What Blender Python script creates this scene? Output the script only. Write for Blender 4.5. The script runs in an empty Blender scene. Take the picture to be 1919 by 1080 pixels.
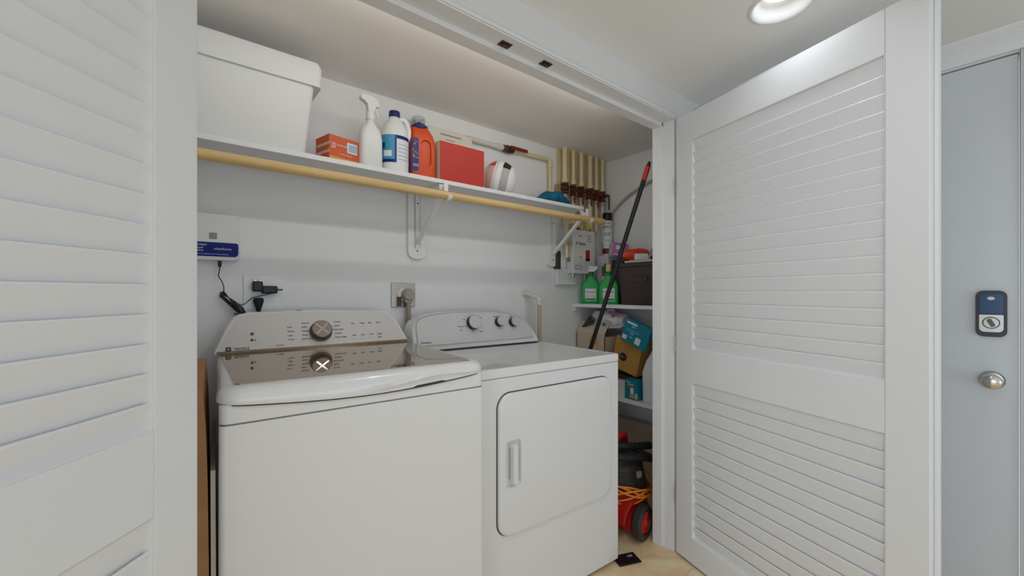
import bpy, bmesh, math, random
from mathutils import Vector, Matrix, noise
R = math.radians
random.seed(7)
scene = bpy.context.scene
COL = scene.collection

# ------------------------------------------------------------ camera, world, lights, exposure
cd = bpy.data.cameras.new('camera'); cam = bpy.data.objects.new('camera', cd); COL.objects.link(cam)
cam.location = (0, 0, 1.2); cam.rotation_euler = (R(90), 0, R(-38.804))
cd.sensor_width = 36; cd.lens = 771 / 1919 * 36; cd.shift_y = 8 / 1919; cd.clip_start = .02
scene.camera = cam
scene.view_settings.view_transform = 'Standard'; scene.view_settings.look = 'None'
scene.view_settings.gamma = 1; scene.view_settings.use_curve_mapping = False
scene.view_settings.exposure = -0.5
w = bpy.data.worlds.new('world'); scene.world = w; w.use_nodes = True
w.node_tree.nodes['Background'].inputs[0].default_value = (.75, .85, 1, 1)
w.node_tree.nodes['Background'].inputs[1].default_value = 1.0

def area(name, loc, rot, sx, sy, power, col=(1, 1, 1)):
    l = bpy.data.lights.new(name, 'AREA'); l.shape = 'RECTANGLE'; l.size = sx; l.size_y = sy
    l.energy = power; l.color = col
    o = bpy.data.objects.new(name, l); COL.objects.link(o); o.location = loc; o.rotation_euler = rot
    return o
# lamps added for daylight at the unseen hall windows, plus an upward fill
area('window_daylight', (.65, -3.12, 1.25), (R(97), 0, 0), 2.4, 1.5, 6, (.72, .86, 1.0))
area('upward_fill_light', (.65, -3.12, .62), (R(118), 0, 0), 2.4, .5, 18, (.72, .86, 1.0))  # added low lamp aimed upward to lift the ceilings and shelf underside
area('side_daylight', (-3.12, -1.2, 1.1), (R(100), 0, R(-90)), 2.4, 1.4, 50, (.74, .875, 1.0))

# ------------------------------------------------------------ materials
def lin(c):
    return tuple((x / 255 / 12.92) if x / 255 <= .04045 else ((x / 255 + .055) / 1.055) ** 2.4 for x in c) + (1,)
def mat(name, rgb, rough=.5, metal=0, spec=.5, bump=0, bscale=60, vary=0, vscale=6, trans=0, emit=0, coat=0, ior=1.45, alpha=1):
    m = bpy.data.materials.new(name); m.use_nodes = True
    nt = m.node_tree; b = nt.nodes['Principled BSDF']
    c = lin(rgb)
    b.inputs['Base Color'].default_value = c; b.inputs['Roughness'].default_value = rough
    b.inputs['Metallic'].default_value = metal; b.inputs['Specular IOR Level'].default_value = spec
    b.inputs['Transmission Weight'].default_value = trans; b.inputs['IOR'].default_value = ior
    b.inputs['Coat Weight'].default_value = coat; b.inputs['Alpha'].default_value = alpha
    if emit:
        b.inputs['Emission Color'].default_value = c; b.inputs['Emission Strength'].default_value = emit
    tc = nt.nodes.new('ShaderNodeTexCoord')
    if vary:
        n = nt.nodes.new('ShaderNodeTexNoise'); n.inputs['Scale'].default_value = vscale; n.inputs['Detail'].default_value = 4
        r = nt.nodes.new('ShaderNodeValToRGB')
        r.color_ramp.elements[0].position = .3; r.color_ramp.elements[1].position = .7
        r.color_ramp.elements[0].color = tuple(x * (1 - vary) for x in c[:3]) + (1,)
        r.color_ramp.elements[1].color = tuple(min(1, x * (1 + vary)) for x in c[:3]) + (1,)
        nt.links.new(tc.outputs['Object'], n.inputs['Vector']); nt.links.new(n.outputs['Fac'], r.inputs[0])
        nt.links.new(r.outputs[0], b.inputs['Base Color'])
    if bump:
        n = nt.nodes.new('ShaderNodeTexNoise'); n.inputs['Scale'].default_value = bscale; n.inputs['Detail'].default_value = 3
        bp = nt.nodes.new('ShaderNodeBump'); bp.inputs['Strength'].default_value = bump; bp.inputs['Distance'].default_value = .002
        nt.links.new(tc.outputs['Object'], n.inputs['Vector']); nt.links.new(n.outputs['Fac'], bp.inputs['Height'])
        nt.links.new(bp.outputs[0], b.inputs['Normal'])
    return m

def wood_mat(name, rgb, dark, axis='X', scale=1.0):
    m = mat(name, rgb, .45); nt = m.node_tree; b = nt.nodes['Principled BSDF']
    tc = nt.nodes.new('ShaderNodeTexCoord'); mp = nt.nodes.new('ShaderNodeMapping')
    sc = {'X': (1.5, 30, 30), 'Z': (30, 30, 1.5)}[axis]
    mp.inputs['Scale'].default_value = [s * scale for s in sc]
    n = nt.nodes.new('ShaderNodeTexNoise'); n.inputs['Scale'].default_value = 2; n.inputs['Detail'].default_value = 5
    r = nt.nodes.new('ShaderNodeValToRGB'); r.color_ramp.elements[0].position = .35; r.color_ramp.elements[1].position = .65
    r.color_ramp.elements[0].color = lin(dark); r.color_ramp.elements[1].color = lin(rgb)
    nt.links.new(tc.outputs['Object'], mp.inputs[0]); nt.links.new(mp.outputs[0], n.inputs['Vector'])
    nt.links.new(n.outputs['Fac'], r.inputs[0]); nt.links.new(r.outputs[0], b.inputs['Base Color'])
    return m

M = {}
M['wall'] = mat('wall_paint', (238, 237, 236), .75, bump=.08, bscale=120)
M['facewall'] = mat('wall_paint_darkened', (230, 229, 228), .75, bump=.08, bscale=120)  # wall paint toned down so the brightly lit face evens out with the ceiling
M['ceil'] = mat('ceiling_paint', (246, 245, 242), .85, bump=.08, bscale=160)
M['trim'] = mat('trim_paint', (236, 236, 236), .35)
M['door'] = mat('door_paint', (234, 234, 234), .38)
M['entry'] = mat('entry_door_paint', (218, 221, 225), .28, bump=.15, bscale=25)
M['enamel'] = mat('white_enamel', (232, 231, 230), .22, coat=.3)
M['enamel_top'] = mat('white_enamel_top', (230, 229, 228), .25, coat=.3)
M['plastic'] = mat('white_plastic', (226, 226, 224), .35)
M['bin'] = mat('matte_white_plastic', (226, 227, 226), .5)
M['seam'] = mat('dark_seam', (60, 58, 56), .8)
M['seam2'] = mat('grey_seam', (128, 126, 124), .8)
M['black'] = mat('black_plastic', (24, 22, 22), .4)
M['dkgrey'] = mat('dark_grey_plastic', (52, 47, 45), .45)
M['brownbin'] = mat('dark_brown_plastic', (70, 58, 54), .5)
M['silver'] = mat('brushed_silver', (194, 192, 190), .48, metal=.5)
M['chrome'] = mat('chrome', (215, 212, 208), .12, metal=1)
M['steel'] = mat('satin_steel', (190, 186, 180), .3, metal=.9)
M['bronze'] = mat('bronze_edge', (120, 104, 88), .25, metal=.7)
M['glass'] = mat('tinted_glass_lid', (176, 160, 142), .03, metal=.85, spec=.6)
M['print'] = mat('grey_print', (105, 103, 102), .6)
M['printdk'] = mat('dark_print', (40, 40, 42), .6)
M['rod'] = wood_mat('pale_wood', (226, 196, 140), (212, 176, 116))
M['ply'] = wood_mat('plywood', (196, 160, 104), (176, 138, 84), 'Z')
M['cream'] = mat('cream_pipe', (226, 208, 160), .4)
M['creamw'] = mat('off_white_pipe', (222, 216, 200), .45)
M['backing'] = mat('cream_backing', (205, 190, 158), .7, vary=.08)
M['tan'] = mat('tan_pipe', (186, 168, 142), .5)
M['brass'] = mat('aged_brass', (92, 64, 46), .4, metal=.5, vary=.3, vscale=60)
M['catch'] = mat('bronze_catch', (82, 66, 48), .35, metal=.8, vary=.3, vscale=120)
M['redlev'] = mat('red_lever', (112, 30, 26), .45)
M['orange'] = mat('orange_plastic', (214, 78, 28), .35)
M['orangebox'] = mat('orange_card', (206, 94, 48), .55)
M['yellow'] = mat('yellow_card', (226, 160, 60), .55)
M['red'] = mat('red_card', (190, 52, 38), .5)
M['redp'] = mat('red_plastic', (190, 34, 28), .35)
M['blue'] = mat('deep_blue', (20, 52, 132), .4)
M['lblue'] = mat('label_blue', (10, 34, 118), .55, spec=.3)
M['cyan'] = mat('label_cyan', (60, 150, 186), .4)
M['labelw'] = mat('label_white', (225, 228, 232), .45)
M['jug'] = mat('translucent_white_plastic', (226, 228, 226), .35)
M['teal'] = mat('teal_card', (24, 128, 148), .45)
M['tealcloth'] = mat('blue_cloth', (14, 98, 130), .95, bump=.8, bscale=160, vary=.3, vscale=30)
M['green'] = mat('green_plastic', (26, 164, 74), .35)
M['greend'] = mat('dark_green_plastic', (18, 112, 62), .4)
M['purple'] = mat('purple_film', (190, 110, 170), .4, vary=.2, vscale=30)
M['whitefilm'] = mat('white_film', (222, 216, 218), .4, vary=.06, vscale=20)
M['redfilm'] = mat('red_film', (214, 62, 36), .35)
M['card'] = mat('cardboard', (190, 140, 72), .75, vary=.06, vscale=10)
M['cardpale'] = mat('pale_cardboard', (206, 192, 170), .75, vary=.05)
M['carddk'] = mat('brown_cardboard', (168, 124, 80), .75, vary=.15, vscale=8)
M['cable'] = mat('grey_cable', (150, 142, 122), .5)
M['plug'] = mat('grey_plug', (164, 156, 146), .5)
M['clear'] = mat('clear_plastic', (225, 228, 228), .08, trans=.9, ior=1.3)
M['hose'] = mat('black_hose', (36, 34, 35), .5)
M['cord'] = mat('orange_cord', (228, 130, 40), .45)
M['lampin'] = mat('lamp_reflector', (240, 240, 238), .3)
M['lamp'] = mat('lamp_lens', (255, 252, 246), .4, emit=1.6)
M['bluescreen'] = mat('lock_cover', (38, 78, 116), .2)
M['lockgrey'] = mat('lock_grey', (60, 62, 68), .3, metal=.4)
M['bluish'] = mat('bottle_cap_blue', (22, 40, 104), .35)
M['glasspane'] = mat('window_glass', (255, 255, 255), 0.0, trans=1, ior=1.45)

def floor_mat():
    m = mat('travertine_tile', (214, 190, 154), .35); nt = m.node_tree; b = nt.nodes['Principled BSDF']
    tc = nt.nodes.new('ShaderNodeTexCoord')
    n = nt.nodes.new('ShaderNodeTexNoise'); n.inputs['Scale'].default_value = 7; n.inputs['Detail'].default_value = 8; n.inputs['Distortion'].default_value = 1.2
    r = nt.nodes.new('ShaderNodeValToRGB'); e = r.color_ramp.elements
    e[0].position = .3; e[0].color = lin((232, 194, 146)); e[1].position = .7; e[1].color = lin((250, 230, 190))
    br = nt.nodes.new('ShaderNodeTexBrick'); br.offset = 0
    br.inputs['Scale'].default_value = 1; br.inputs['Brick Width'].default_value = .45; br.inputs['Row Height'].default_value = .45
    br.inputs['Mortar Size'].default_value = .003; br.inputs['Mortar'].default_value = lin((222, 196, 156))
    nt.links.new(tc.outputs['Object'], n.inputs['Vector']); nt.links.new(n.outputs['Fac'], r.inputs[0])
    nt.links.new(tc.outputs['Object'], br.inputs['Vector'])
    nt.links.new(r.outputs[0], br.inputs['Color1']); nt.links.new(r.outputs[0], br.inputs['Color2'])
    nt.links.new(br.outputs['Color'], b.inputs['Base Color'])
    return m
M['floor'] = floor_mat()

def ball_mat():
    m = mat('ball_panels', (232, 231, 230), .5)
    return m

# ------------------------------------------------------------ mesh helpers
class MB:
    def __init__(self): self.b = bmesh.new(); self.mats = []
    def mi(self, m):
        m = M[m] if isinstance(m, str) else m
        if m not in self.mats: self.mats.append(m)
        return self.mats.index(m)
    def _f(self, vs, mi):
        try:
            f = self.b.faces.new(vs); f.material_index = mi; return f
        except ValueError: return None
    def box(self, lo, hi, m, T=None):
        mi = self.mi(m); x0, y0, z0 = lo; x1, y1, z1 = hi
        P = [(x0, y0, z0), (x1, y0, z0), (x1, y1, z0), (x0, y1, z0), (x0, y0, z1), (x1, y0, z1), (x1, y1, z1), (x0, y1, z1)]
        v = [self.b.verts.new(T @ Vector(p) if T else p) for p in P]
        for q in ((0, 3, 2, 1), (4, 5, 6, 7), (0, 1, 5, 4), (1, 2, 6, 5), (2, 3, 7, 6), (3, 0, 4, 7)):
            self._f([v[i] for i in q], mi)
        return self
    def prism(self, pts, a, b, m, axis='y', T=None, caps=True):
        """2D outline pts, extruded from a to b along axis. axis y: pts are (x,z); z: (x,y); x: (y,z)."""
        def mk(p, t):
            q = {'y': (p[0], t, p[1]), 'z': (p[0], p[1], t), 'x': (t, p[0], p[1])}[axis]
            return T @ Vector(q) if T else q
        return self.loft([[mk(p, a) for p in pts], [mk(p, b) for p in pts]], m, caps=caps)
    def loft(self, rings, m, caps=True, closed=True, mlist=None):
        mi = self.mi(m); rv = [[self.b.verts.new(p) for p in r] for r in rings]
        n = len(rings[0])
        for k in range(len(rv) - 1):
            mk = self.mi(mlist[k]) if mlist else mi
            for i in range(n if closed else n - 1):
                j = (i + 1) % n
                self._f([rv[k][i], rv[k][j], rv[k + 1][j], rv[k + 1][i]], mk)
        if caps:
            self._f(rv[0][::-1], mi); self._f(rv[-1], mi)
        return self
    def lathe(self, prof, m, c=(0, 0, 0), n=28, T=None, mlist=None, sx=1, sy=1, caps=True):
        """prof: (r,z) list"""
        rings = []
        for r, z in prof:
            r = max(r, 1e-5)
            ring = [Vector((c[0] + r * sx * math.cos(2 * math.pi * i / n), c[1] + r * sy * math.sin(2 * math.pi * i / n), c[2] + z)) for i in range(n)]
            if T: ring = [T @ p for p in ring]
            rings.append(ring)
        return self.loft(rings, m, mlist=mlist, caps=caps)
    def tube(self, pts, r, m, n=10, smooth=0, caps=True):
        pts = [Vector(p) for p in pts]
        if smooth: pts = spline(pts, smooth)
        rings = []; prev = None
        for i, p in enumerate(pts):
            d = (pts[min(i + 1, len(pts) - 1)] - pts[max(i - 1, 0)]).normalized()
            if prev is None:
                up = Vector((0, 0, 1)) if abs(d.z) < .9 else Vector((1, 0, 0))
                a = d.cross(up).normalized()
            else:
                a = (prev - d * prev.dot(d)).normalized()
            prev = a; c = d.cross(a)
            rr = r(i / (len(pts) - 1)) if callable(r) else r
            rings.append([p + (a * math.cos(t) + c * math.sin(t)) * rr for t in [2 * math.pi * k / n for k in range(n)]])
        return self.loft(rings, m, caps=caps)
    def ball(self, c, r, m, n=24, sz=1, sx=1, sy=1):
        prof = [(r * math.sin(math.pi * i / (n // 2)), -r * sz * math.cos(math.pi * i / (n // 2))) for i in range(n // 2 + 1)]
        return self.lathe(prof, m, c, n, sx=sx, sy=sy)
    def quad(self, ps, m):
        self._f([self.b.verts.new(p) for p in ps], self.mi(m)); return self
    def out(self, name, parent=None, bevel=0, seg=2, angle=35, flat=False):
        bmesh.ops.remove_doubles(self.b, verts=self.b.verts[:], dist=1e-6)
        bmesh.ops.recalc_face_normals(self.b, faces=self.b.faces[:])
        me = bpy.data.meshes.new(name); self.b.to_mesh(me); self.b.free()
        for m in self.mats: me.materials.append(m)
        if not flat:
            me.shade_smooth(); me.set_sharp_from_angle(angle=R(angle))
        o = bpy.data.objects.new(name, me); COL.objects.link(o)
        if parent: o.parent = parent
        if bevel:
            b = o.modifiers.new('bevel', 'BEVEL'); b.width = bevel; b.segments = seg; b.limit_method = 'ANGLE'; b.angle_limit = R(40)
            b.harden_normals = True
        return o

def spline(P, k):
    out = []
    for i in range(len(P) - 1):
        p0 = P[max(i - 1, 0)]; p1 = P[i]; p2 = P[i + 1]; p3 = P[min(i + 2, len(P) - 1)]
        for j in range(k):
            t = j / k
            out.append(.5 * ((2 * p1) + (p2 - p0) * t + (2 * p0 - 5 * p1 + 4 * p2 - p3) * t * t + (3 * p1 - p0 - 3 * p2 + p3) * t ** 3))
    out.append(P[-1]); return out
def rrect(x0, y0, x1, y1, r, n=6):
    rs = r if isinstance(r, (list, tuple)) else (r, r, r, r)
    pts = []
    for (cx, cy, a, q) in ((x1 - rs[0], y0 + rs[0], -90, rs[0]), (x1 - rs[1], y1 - rs[1], 0, rs[1]), (x0 + rs[2], y1 - rs[2], 90, rs[2]), (x0 + rs[3], y0 + rs[3], 180, rs[3])):
        for i in range(n + 1):
            t = R(a + 90 * i / n); pts.append((cx + q * math.cos(t), cy + q * math.sin(t)))
    return pts
def tag(o, label, cat=None, group=None, kind=None):
    o['label'] = label
    if cat: o['category'] = cat
    if group: o['group'] = group
    if kind: o['kind'] = kind
    return o
def thing(name, label, cat, loc=(0, 0, 0), rz=0, group=None, kind=None, rot=None):
    o = bpy.data.objects.new(name, None); COL.objects.link(o); o.empty_display_size = .05
    o.location = loc; o.rotation_euler = rot or (0, 0, rz)
    return tag(o, label, cat, group, kind)
def struct(o, label, cat): return tag(o, label, cat, kind='structure')
def text(s, size, m, parent, loc, rot=(0, 0, 0), name='lettering', depth=.0004, align='LEFT', shear=0, sx=1):
    cu = bpy.data.curves.new('t', 'FONT'); cu.body = s; cu.size = size; cu.extrude = depth; cu.align_x = align; cu.shear = shear
    t = bpy.data.objects.new('t', cu); COL.objects.link(t)
    me = bpy.data.meshes.new_from_object(t.evaluated_get(bpy.context.evaluated_depsgraph_get()))
    bpy.data.objects.remove(t); bpy.data.curves.remove(cu)
    me.name = name; me.materials.clear(); me.materials.append(M[m])
    T = Matrix.Translation(loc) @ (rot if isinstance(rot, Matrix) else Matrix.Rotation(rot[2], 4, 'Z') @ Matrix.Rotation(rot[1], 4, 'Y') @ Matrix.Rotation(rot[0], 4, 'X')) @ Matrix.Diagonal((sx, 1, 1, 1))
    me.transform(T)
    o = bpy.data.objects.new(name, me); COL.objects.link(o); o.parent = parent
    return o
def boolcut(o, cutter):
    md = o.modifiers.new('cut', 'BOOLEAN'); md.object = cutter; md.operation = 'DIFFERENCE'; md.solver = 'EXACT'
    dg = bpy.context.evaluated_depsgraph_get(); dg.update()
    me = bpy.data.meshes.new_from_object(o.evaluated_get(dg))
    o.modifiers.remove(md); old = o.data; o.data = me; me.name = old.name
    bpy.data.objects.remove(cutter)
FRONT = (R(90), 0, 0)      # text on a face looking towards -Y

# ------------------------------------------------------------ setting
ZC = 2.13; YB = 1.9; XR = 2.378; XL = -.05
b = MB().box((-3.1, -3.1, -.05), (2.5, YB + .1, 0), 'floor').out('floor'); struct(b, 'beige travertine tile floor', 'floor')
LX, LY = 1.513, .49     # recessed lamp
# ceiling with a round hole for the lamp
def ceiling():
    m = MB(); mi = m.mi('ceil'); bm = m.b
    hole = [(LX + .088 * math.cos(2 * math.pi * i / 48), LY + .088 * math.sin(2 * math.pi * i / 48)) for i in range(48)]
    sq = []
    h = .15
    for i in range(48):
        a = 2 * math.pi * i / 48; c, s_ = math.cos(a), math.sin(a); k = h / max(abs(c), abs(s_)); sq.append((LX + c * k, LY + s_ * k))
    hv = [bm.verts.new((x, y, ZC)) for x, y in hole]; sv = [bm.verts.new((x, y, ZC)) for x, y in sq]
    for i in range(48):
        j = (i + 1) % 48; m._f([hv[i], hv[j], sv[j], sv[i]], mi)
    x0, x1, y0, y1 = -3.1, 2.5, -3.1, YB + .1
    for (a, b_, c, d) in ((x0, y0, x1, LY - h), (x0, LY + h, x1, y1), (x0, LY - h, LX - h, LY + h), (LX + h, LY - h, x1, LY + h)):
        m.quad([(a, b_, ZC), (c, b_, ZC), (c, d, ZC), (a, d, ZC)], 'ceil')
    m.quad([(x0, y0, ZC + .12), (x1, y0, ZC + .12), (x1, y1, ZC + .12), (x0, y1, ZC + .12)], 'ceil')
    return m.out('ceiling', flat=True)
struct(ceiling(), 'smooth white painted ceiling', 'ceiling')
struct(MB().box((XL - .1, YB, 0), (XR + .1, YB + .1, ZC), 'wall').out('wall_back'), 'white back wall of the laundry closet', 'wall')
struct(MB().box((XL - .1, 1.12, 0), (XL, YB, ZC), 'wall').out('wall_left'), 'left side wall of the laundry closet', 'wall')
struct(MB().box((XR, 1.12, 0), (XR + .1, YB, ZC), 'wall').out('wall_right'), 'right side wall of the laundry closet', 'wall')
m = MB()
m.box((-3.1, 1.012, 0), (-.025, 1.12, ZC), 'facewall'); m.box((1.79, 1.012, 0), (2.5, 1.12, ZC), 'facewall'); m.box((-.025, 1.012, 2.006), (1.79, 1.12, ZC), 'facewall')
struct(m.out('wall_front'), 'white wall around the closet opening', 'wall')
# jambs, stop and small bead casing
m = MB()
m.box((-.025, 1.005, 0), (-.01, 1.118, 2.0), 'trim'); m.box((1.775, 1.012, 0), (1.79, 1.118, 2.0), 'trim')
m.box((-.025, 1.005, 1.998), (1.79, 1.118, 2.006), 'trim')
m.box((1.764, 1.068, 0), (1.776, 1.118, 1.999), 'trim'); m.box((-.011, 1.06, 0), (.001, 1.118, 1.999), 'trim')
m.box((-.01, 1.068, 1.982), (1.776, 1.118, 1.999), 'trim')
m.box((1.770, 1.082, 0), (1.7755, 1.118, 1.99), 'trim')
struct(m.out('trim_1', bevel=.002), 'white jamb and stop lining the closet opening', 'door frame')
m = MB()
m.prism([(1.0, 2.002), (1.012, 2.002), (1.012, 2.028), (1.008, 2.026), (1.004, 2.016), (1.0, 2.012)], -.02, 1.79, 'trim', 'x')
struct(m.out('trim_2'), 'thin white bead above the closet opening', 'trim')
# entry wall with opening, door, casing
XE = 2.27
m = MB()
m.box((XE, -3.1, 0), (XE + .12, -.03, ZC), 'wall'); m.box((XE, .985, 0), (XE + .12, 1.012, ZC), 'wall'); m.box((XE, -.03, 2.05), (XE + .12, .985, ZC), 'wall')
struct(m.out('wall_entry'), 'white wall around the entry door', 'wall')
m = MB()
m.box((XE + .0, -.03, 0), (XE + .1, .008, 2.05), 'trim'); m.box((XE, .947, 0), (XE + .1, .985, 2.05), 'trim'); m.box((XE, .008, 2.038), (XE + .1, .947, 2.05), 'trim')
pr = [(0, 2.043), (-.012, 2.043), (-.016, 2.05), (-.016, 2.095), (-.022, 2.1), (-.022, 2.108), (-.03, 2.114), (-.036, 2.13), (0, 2.13)]
m.loft([[(XE + x, y, z) for x, z in pr] for y in (-.12, 1.0)], 'trim')
m.box((XE - .014, -.1, 0), (XE, -.005, 2.045), 'trim'); m.box((XE - .018, -.1, 0), (XE, -.08, 2.045), 'trim')
struct(m.out('trim_3', bevel=.0015), 'white moulded casing around the entry door', 'door frame')
# unseen rest of the hall: walls with a window behind the camera and one to the side
m = MB()
for (a, c) in (((-3.1, -3.1, 0), (-.6, -3.0, ZC)), ((1.9, -3.1, 0), (2.39, -3.0, ZC)), ((-.6, -3.1, 0), (1.9, -3.0, .35)), ((-.6, -3.1, 2.05), (1.9, -3.0, ZC))): m.box(a, c, 'wall')
struct(m.out('wall_hall_end'), 'white hall wall with a window', 'wall')
m = MB()
for (a, c) in (((-3.1, -3.0, 0), (-3.0, -2.45, ZC)), ((-3.1, .05, 0), (-3.0, 1.012, ZC)), ((-3.1, -2.45, 0), (-3.0, .05, .35)), ((-3.1, -2.45, 2.05), (-3.0, .05, ZC))): m.box(a, c, 'wall')
struct(m.out('wall_hall_side'), 'white hall side wall with a window', 'wall')
m = MB()
for x in (-.6, .63, 1.86): m.box((x, -3.06, .35), (x + .04, -3.02, 2.05), 'trim')
for z in (.35, 2.01): m.box((-.6, -3.06, z), (1.9, -3.02, z + .04), 'trim')
struct(m.out('window_1'), 'white window frame in the hall end wall', 'window')
m = MB()
for y in (-2.45, -1.22, .01): m.box((-3.06, y, .35), (-3.02, y + .04, 2.05), 'trim')
for z in (.35, 2.01): m.box((-3.06, -2.45, z), (-3.02, .05, z + .04), 'trim')
struct(m.out('window_2'), 'white window frame in the hall side wall', 'window')

# recessed lamps: one in view, two unseen ones added as fill
def lamp(x, y, power, label, hole=True, spread=115):
    t = thing('recessed_ceiling_lamp', label, 'ceiling lamp', (x, y, ZC), group='recessed ceiling lamps')
    MB().lathe([(.094, .0005), (.095, -.003), (.088, -.006), (.082, -.003), (.064, .03), (.052, .05), (.05, .05), (.062, .03), (.08, .004), (.087, .0005)] if hole else
               [(.095, .0), (.095, -.003), (.088, -.006), (.06, -.004), (.06, -.001)], 'lampin', n=48, caps=False).out('trim_ring', t)
    z = .045 if hole else -.004
    MB().lathe([(.001, z - .002), (.051, z - .002), (.051, z + .002), (.001, z + .002)], 'lamp', n=40).out('lens', t)
    l = bpy.data.lights.new('lamp_light', 'AREA'); l.shape = 'DISK'; l.size = .09; l.energy = power; l.color = (.88, .935, 1.0); l.spread = R(spread)
    lo = bpy.data.objects.new('lamp_light', l); COL.objects.link(lo); lo.parent = t; lo.location = (0, 0, (z - .006) if not hole else .038)
    return t
lamp(LX, LY, .8, 'round white recessed ceiling lamp above the right louvered door', True, 140)
lamp(.78, .2, 4.2, 'added unseen round ceiling lamp giving fill light right over the viewer', False, 160)  # out-of-view lamp added to brighten floor and ceiling
lamp(-1.6, -1.0, 6, 'added unseen round ceiling lamp giving fill light at the far end of the hall', False, 120)  # out-of-view lamp added as more hall fill
# added fill light strip hidden behind the header, brightens the closet
t = thing('closet_fill_strip', 'added unseen white fill light strip inside the closet above the opening', 'added fill light', (.88, 1.121, 2.075))
MB().box((-.82, 0, -.02), (.82, .012, .02), 'trim').out('housing', t, bevel=.003)
MB().box((-.80, .012, -.014), (.80, .018, .014), 'lamp').out('diffuser', t, bevel=.002)
l = bpy.data.lights.new('strip_fill_light', 'AREA'); l.shape = 'RECTANGLE'; l.size = 1.6; l.size_y = .03; l.energy = 2.5; l.color = (1, .957, .9)
lo = bpy.data.objects.new('strip_fill_light', l); COL.objects.link(lo); lo.parent = t; lo.location = (0, .022, 0); lo.rotation_euler = (R(75), 0, 0)

# ------------------------------------------------------------ louvered doors
def louver_door(name, hinge, ang, w_, sg, rails, nl, label):
    """local x from hinge to free edge, visible face at y=0, body towards sg*y"""
    t = thing(name, label, 'door', (hinge[0], hinge[1], 0), ang, kind='structure')
    th = .036; s0, s1 = .1, .097
    zb, z1, z2, z3, z4, zt = rails
    m = MB()
    def bx(x0, x1, z0, z3_, y0=0, y1=th):
        a, b_ = sorted((sg * y0, sg * y1)); m.box((x0, a, z0), (x1, b_, z3_), 'door')
    bx(.008, s0, zb, zt); bx(w_ - s1, w_, zb, zt)
    bx(s0, w_ - s1, zb, z1); bx(s0, w_ - s1, z2, z3); bx(s0, w_ - s1, z4, zt)
    bx(w_, w_ + .008, zb, zt, th * .5, th)
    fr = m.out('frame', t, bevel=.002)
    # sticking: small chamfered strips round each louver field
    m = MB()
    for (za, zb_) in ((z1, z2), (z3, z4)):
        q = .008; y0, y1 = sg * .003, sg * .02
        xa, xb = s0, w_ - s1
        def tri(p, q_, r_, s_):
            m.loft([p, q_], 'door'); 
        for (pa, pb, inn) in (((xa, za), (xb, za), (0, 1)), ((xa, zb_), (xb, zb_), (0, -1)), ((xa, za), (xa, zb_), (1, 0)), ((xb, za), (xb, zb_), (-1, 0))):
            ring = lambda p: [(p[0], y0, p[1]), (p[0] + inn[0] * q, y1, p[1] + inn[1] * q), (p[0], y1, p[1])]
            m.loft([ring(pa), ring(pb)], 'door')
    m.out('panel_moulding', t)
    for (za, zb_, n) in ((z1, z2, nl[0]), (z3, z4, nl[1])):
        m = MB(); p = (zb_ - za) / n
        for k in range(n):
            zt_ = za + p * (k + 1) - .004        # top of slat, near the visible face
            # section: thin slat leaning, upper edge forward, lower edge back
            d = Vector((.0125, -(p + .008))).normalized(); L = math.hypot(.0125, p + .008); nrm = Vector((-d.y, d.x)) * .0032
            a = Vector((.0085, zt_)); e = a + d * L
            sec = [a + nrm, a - d * .002 + nrm * .5, a - d * .002 - nrm * .5, a - nrm, e - nrm, e + nrm]
            sec = [(v.x, max(v.y, za)) for v in sec]
            m.loft([[(x, sg * y, z) for y, z in sec] for x in (s0 + .002, w_ - s1 - .002)], 'door')
        m.out('louvers', t)
    if sg > 0:
        for z in (.235, .93, 1.66):
            h = MB().tube([(.0045, -.0035, z), (.0045, -.0035, z + .075)], .0035, 'steel', 8); h.box((.0075, .006, z), (.0082, .03, z + .075), 'catch'); h.out('hinge', t)
    return t
louver_door('door_2', (1.7725, 1.0075), R(-90 - 16.77), .893, 1, (.01, .121, .801, .949, 1.869, 1.997), (13, 18),
            'white louvered closet door standing open on the right')
louver_door('door_1', (.03, 1.0), R(-90 - 40.66), .893, -1, (.01, .121, .818, .964, 1.869, 1.997), (13, 18),
            'white louvered closet door standing open on the left beside the washer')

# ball catches on the head jamb
for x, s_ in ((.812, 'left'), (.992, 'right')):
    t = thing('door_catch', 'small dark bronze catch plate on the head jamb, %s one of the two' % s_, 'door catch', (x, 1.046, 1.998), group='bronze catches over the opening')
    MB().box((-.021, -.015, -.002), (.021, .015, 0), 'catch').out('plate', t, bevel=.0008)
    m = MB(); m.tube([(-.012, 0, -.003), (.012, 0, -.003)], .004, 'catch', 8); m.lathe([(.001, -.003), (.003, -.0025), (.003, 0)], 'brass', (.017, 0, 0), 10); m.lathe([(.001, -.003), (.003, -.0025), (.003, 0)], 'brass', (-.017, 0, 0), 10)
    m.out('roller', t)

# ------------------------------------------------------------ entry door
t = thing('door_3', 'pale grey painted entry door at the far right', 'door', (XE + .006, .011, 0), kind='structure')
MB().box((0, 0, .008), (.044, .93, 2.034), 'entry').out('leaf', t, bevel=.002)
def xface(pts_yz, x0, x1): return [[(x0, y, z) for y, z in pts_yz], [(x1, y, z) for y, z in pts_yz]]
lock = bpy.data.objects.new('keypad_lock', None); COL.objects.link(lock); lock.parent = t; lock.location = (0, .062, 1.123); lock['label'] = 'black and silver keypad deadbolt with a blue cover'
m = MB(); o_ = rrect(-.037, -.083, .037, .083, .02); i_ = rrect(-.034, -.080, .034, .080, .018)
m.loft([[(0, y, z) for y, z in o_], [(-.012, y, z) for y, z in o_], [(-.018, y, z) for y, z in i_]], 'lockgrey'); m.out('lock_body', lock)
m = MB(); m.loft(xface(rrect(-.028, 0, .028, .072, [.003, .014, .014, .003]), -.017, -.022), 'bluescreen'); m.out('battery_cover', lock, bevel=.001)
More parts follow.
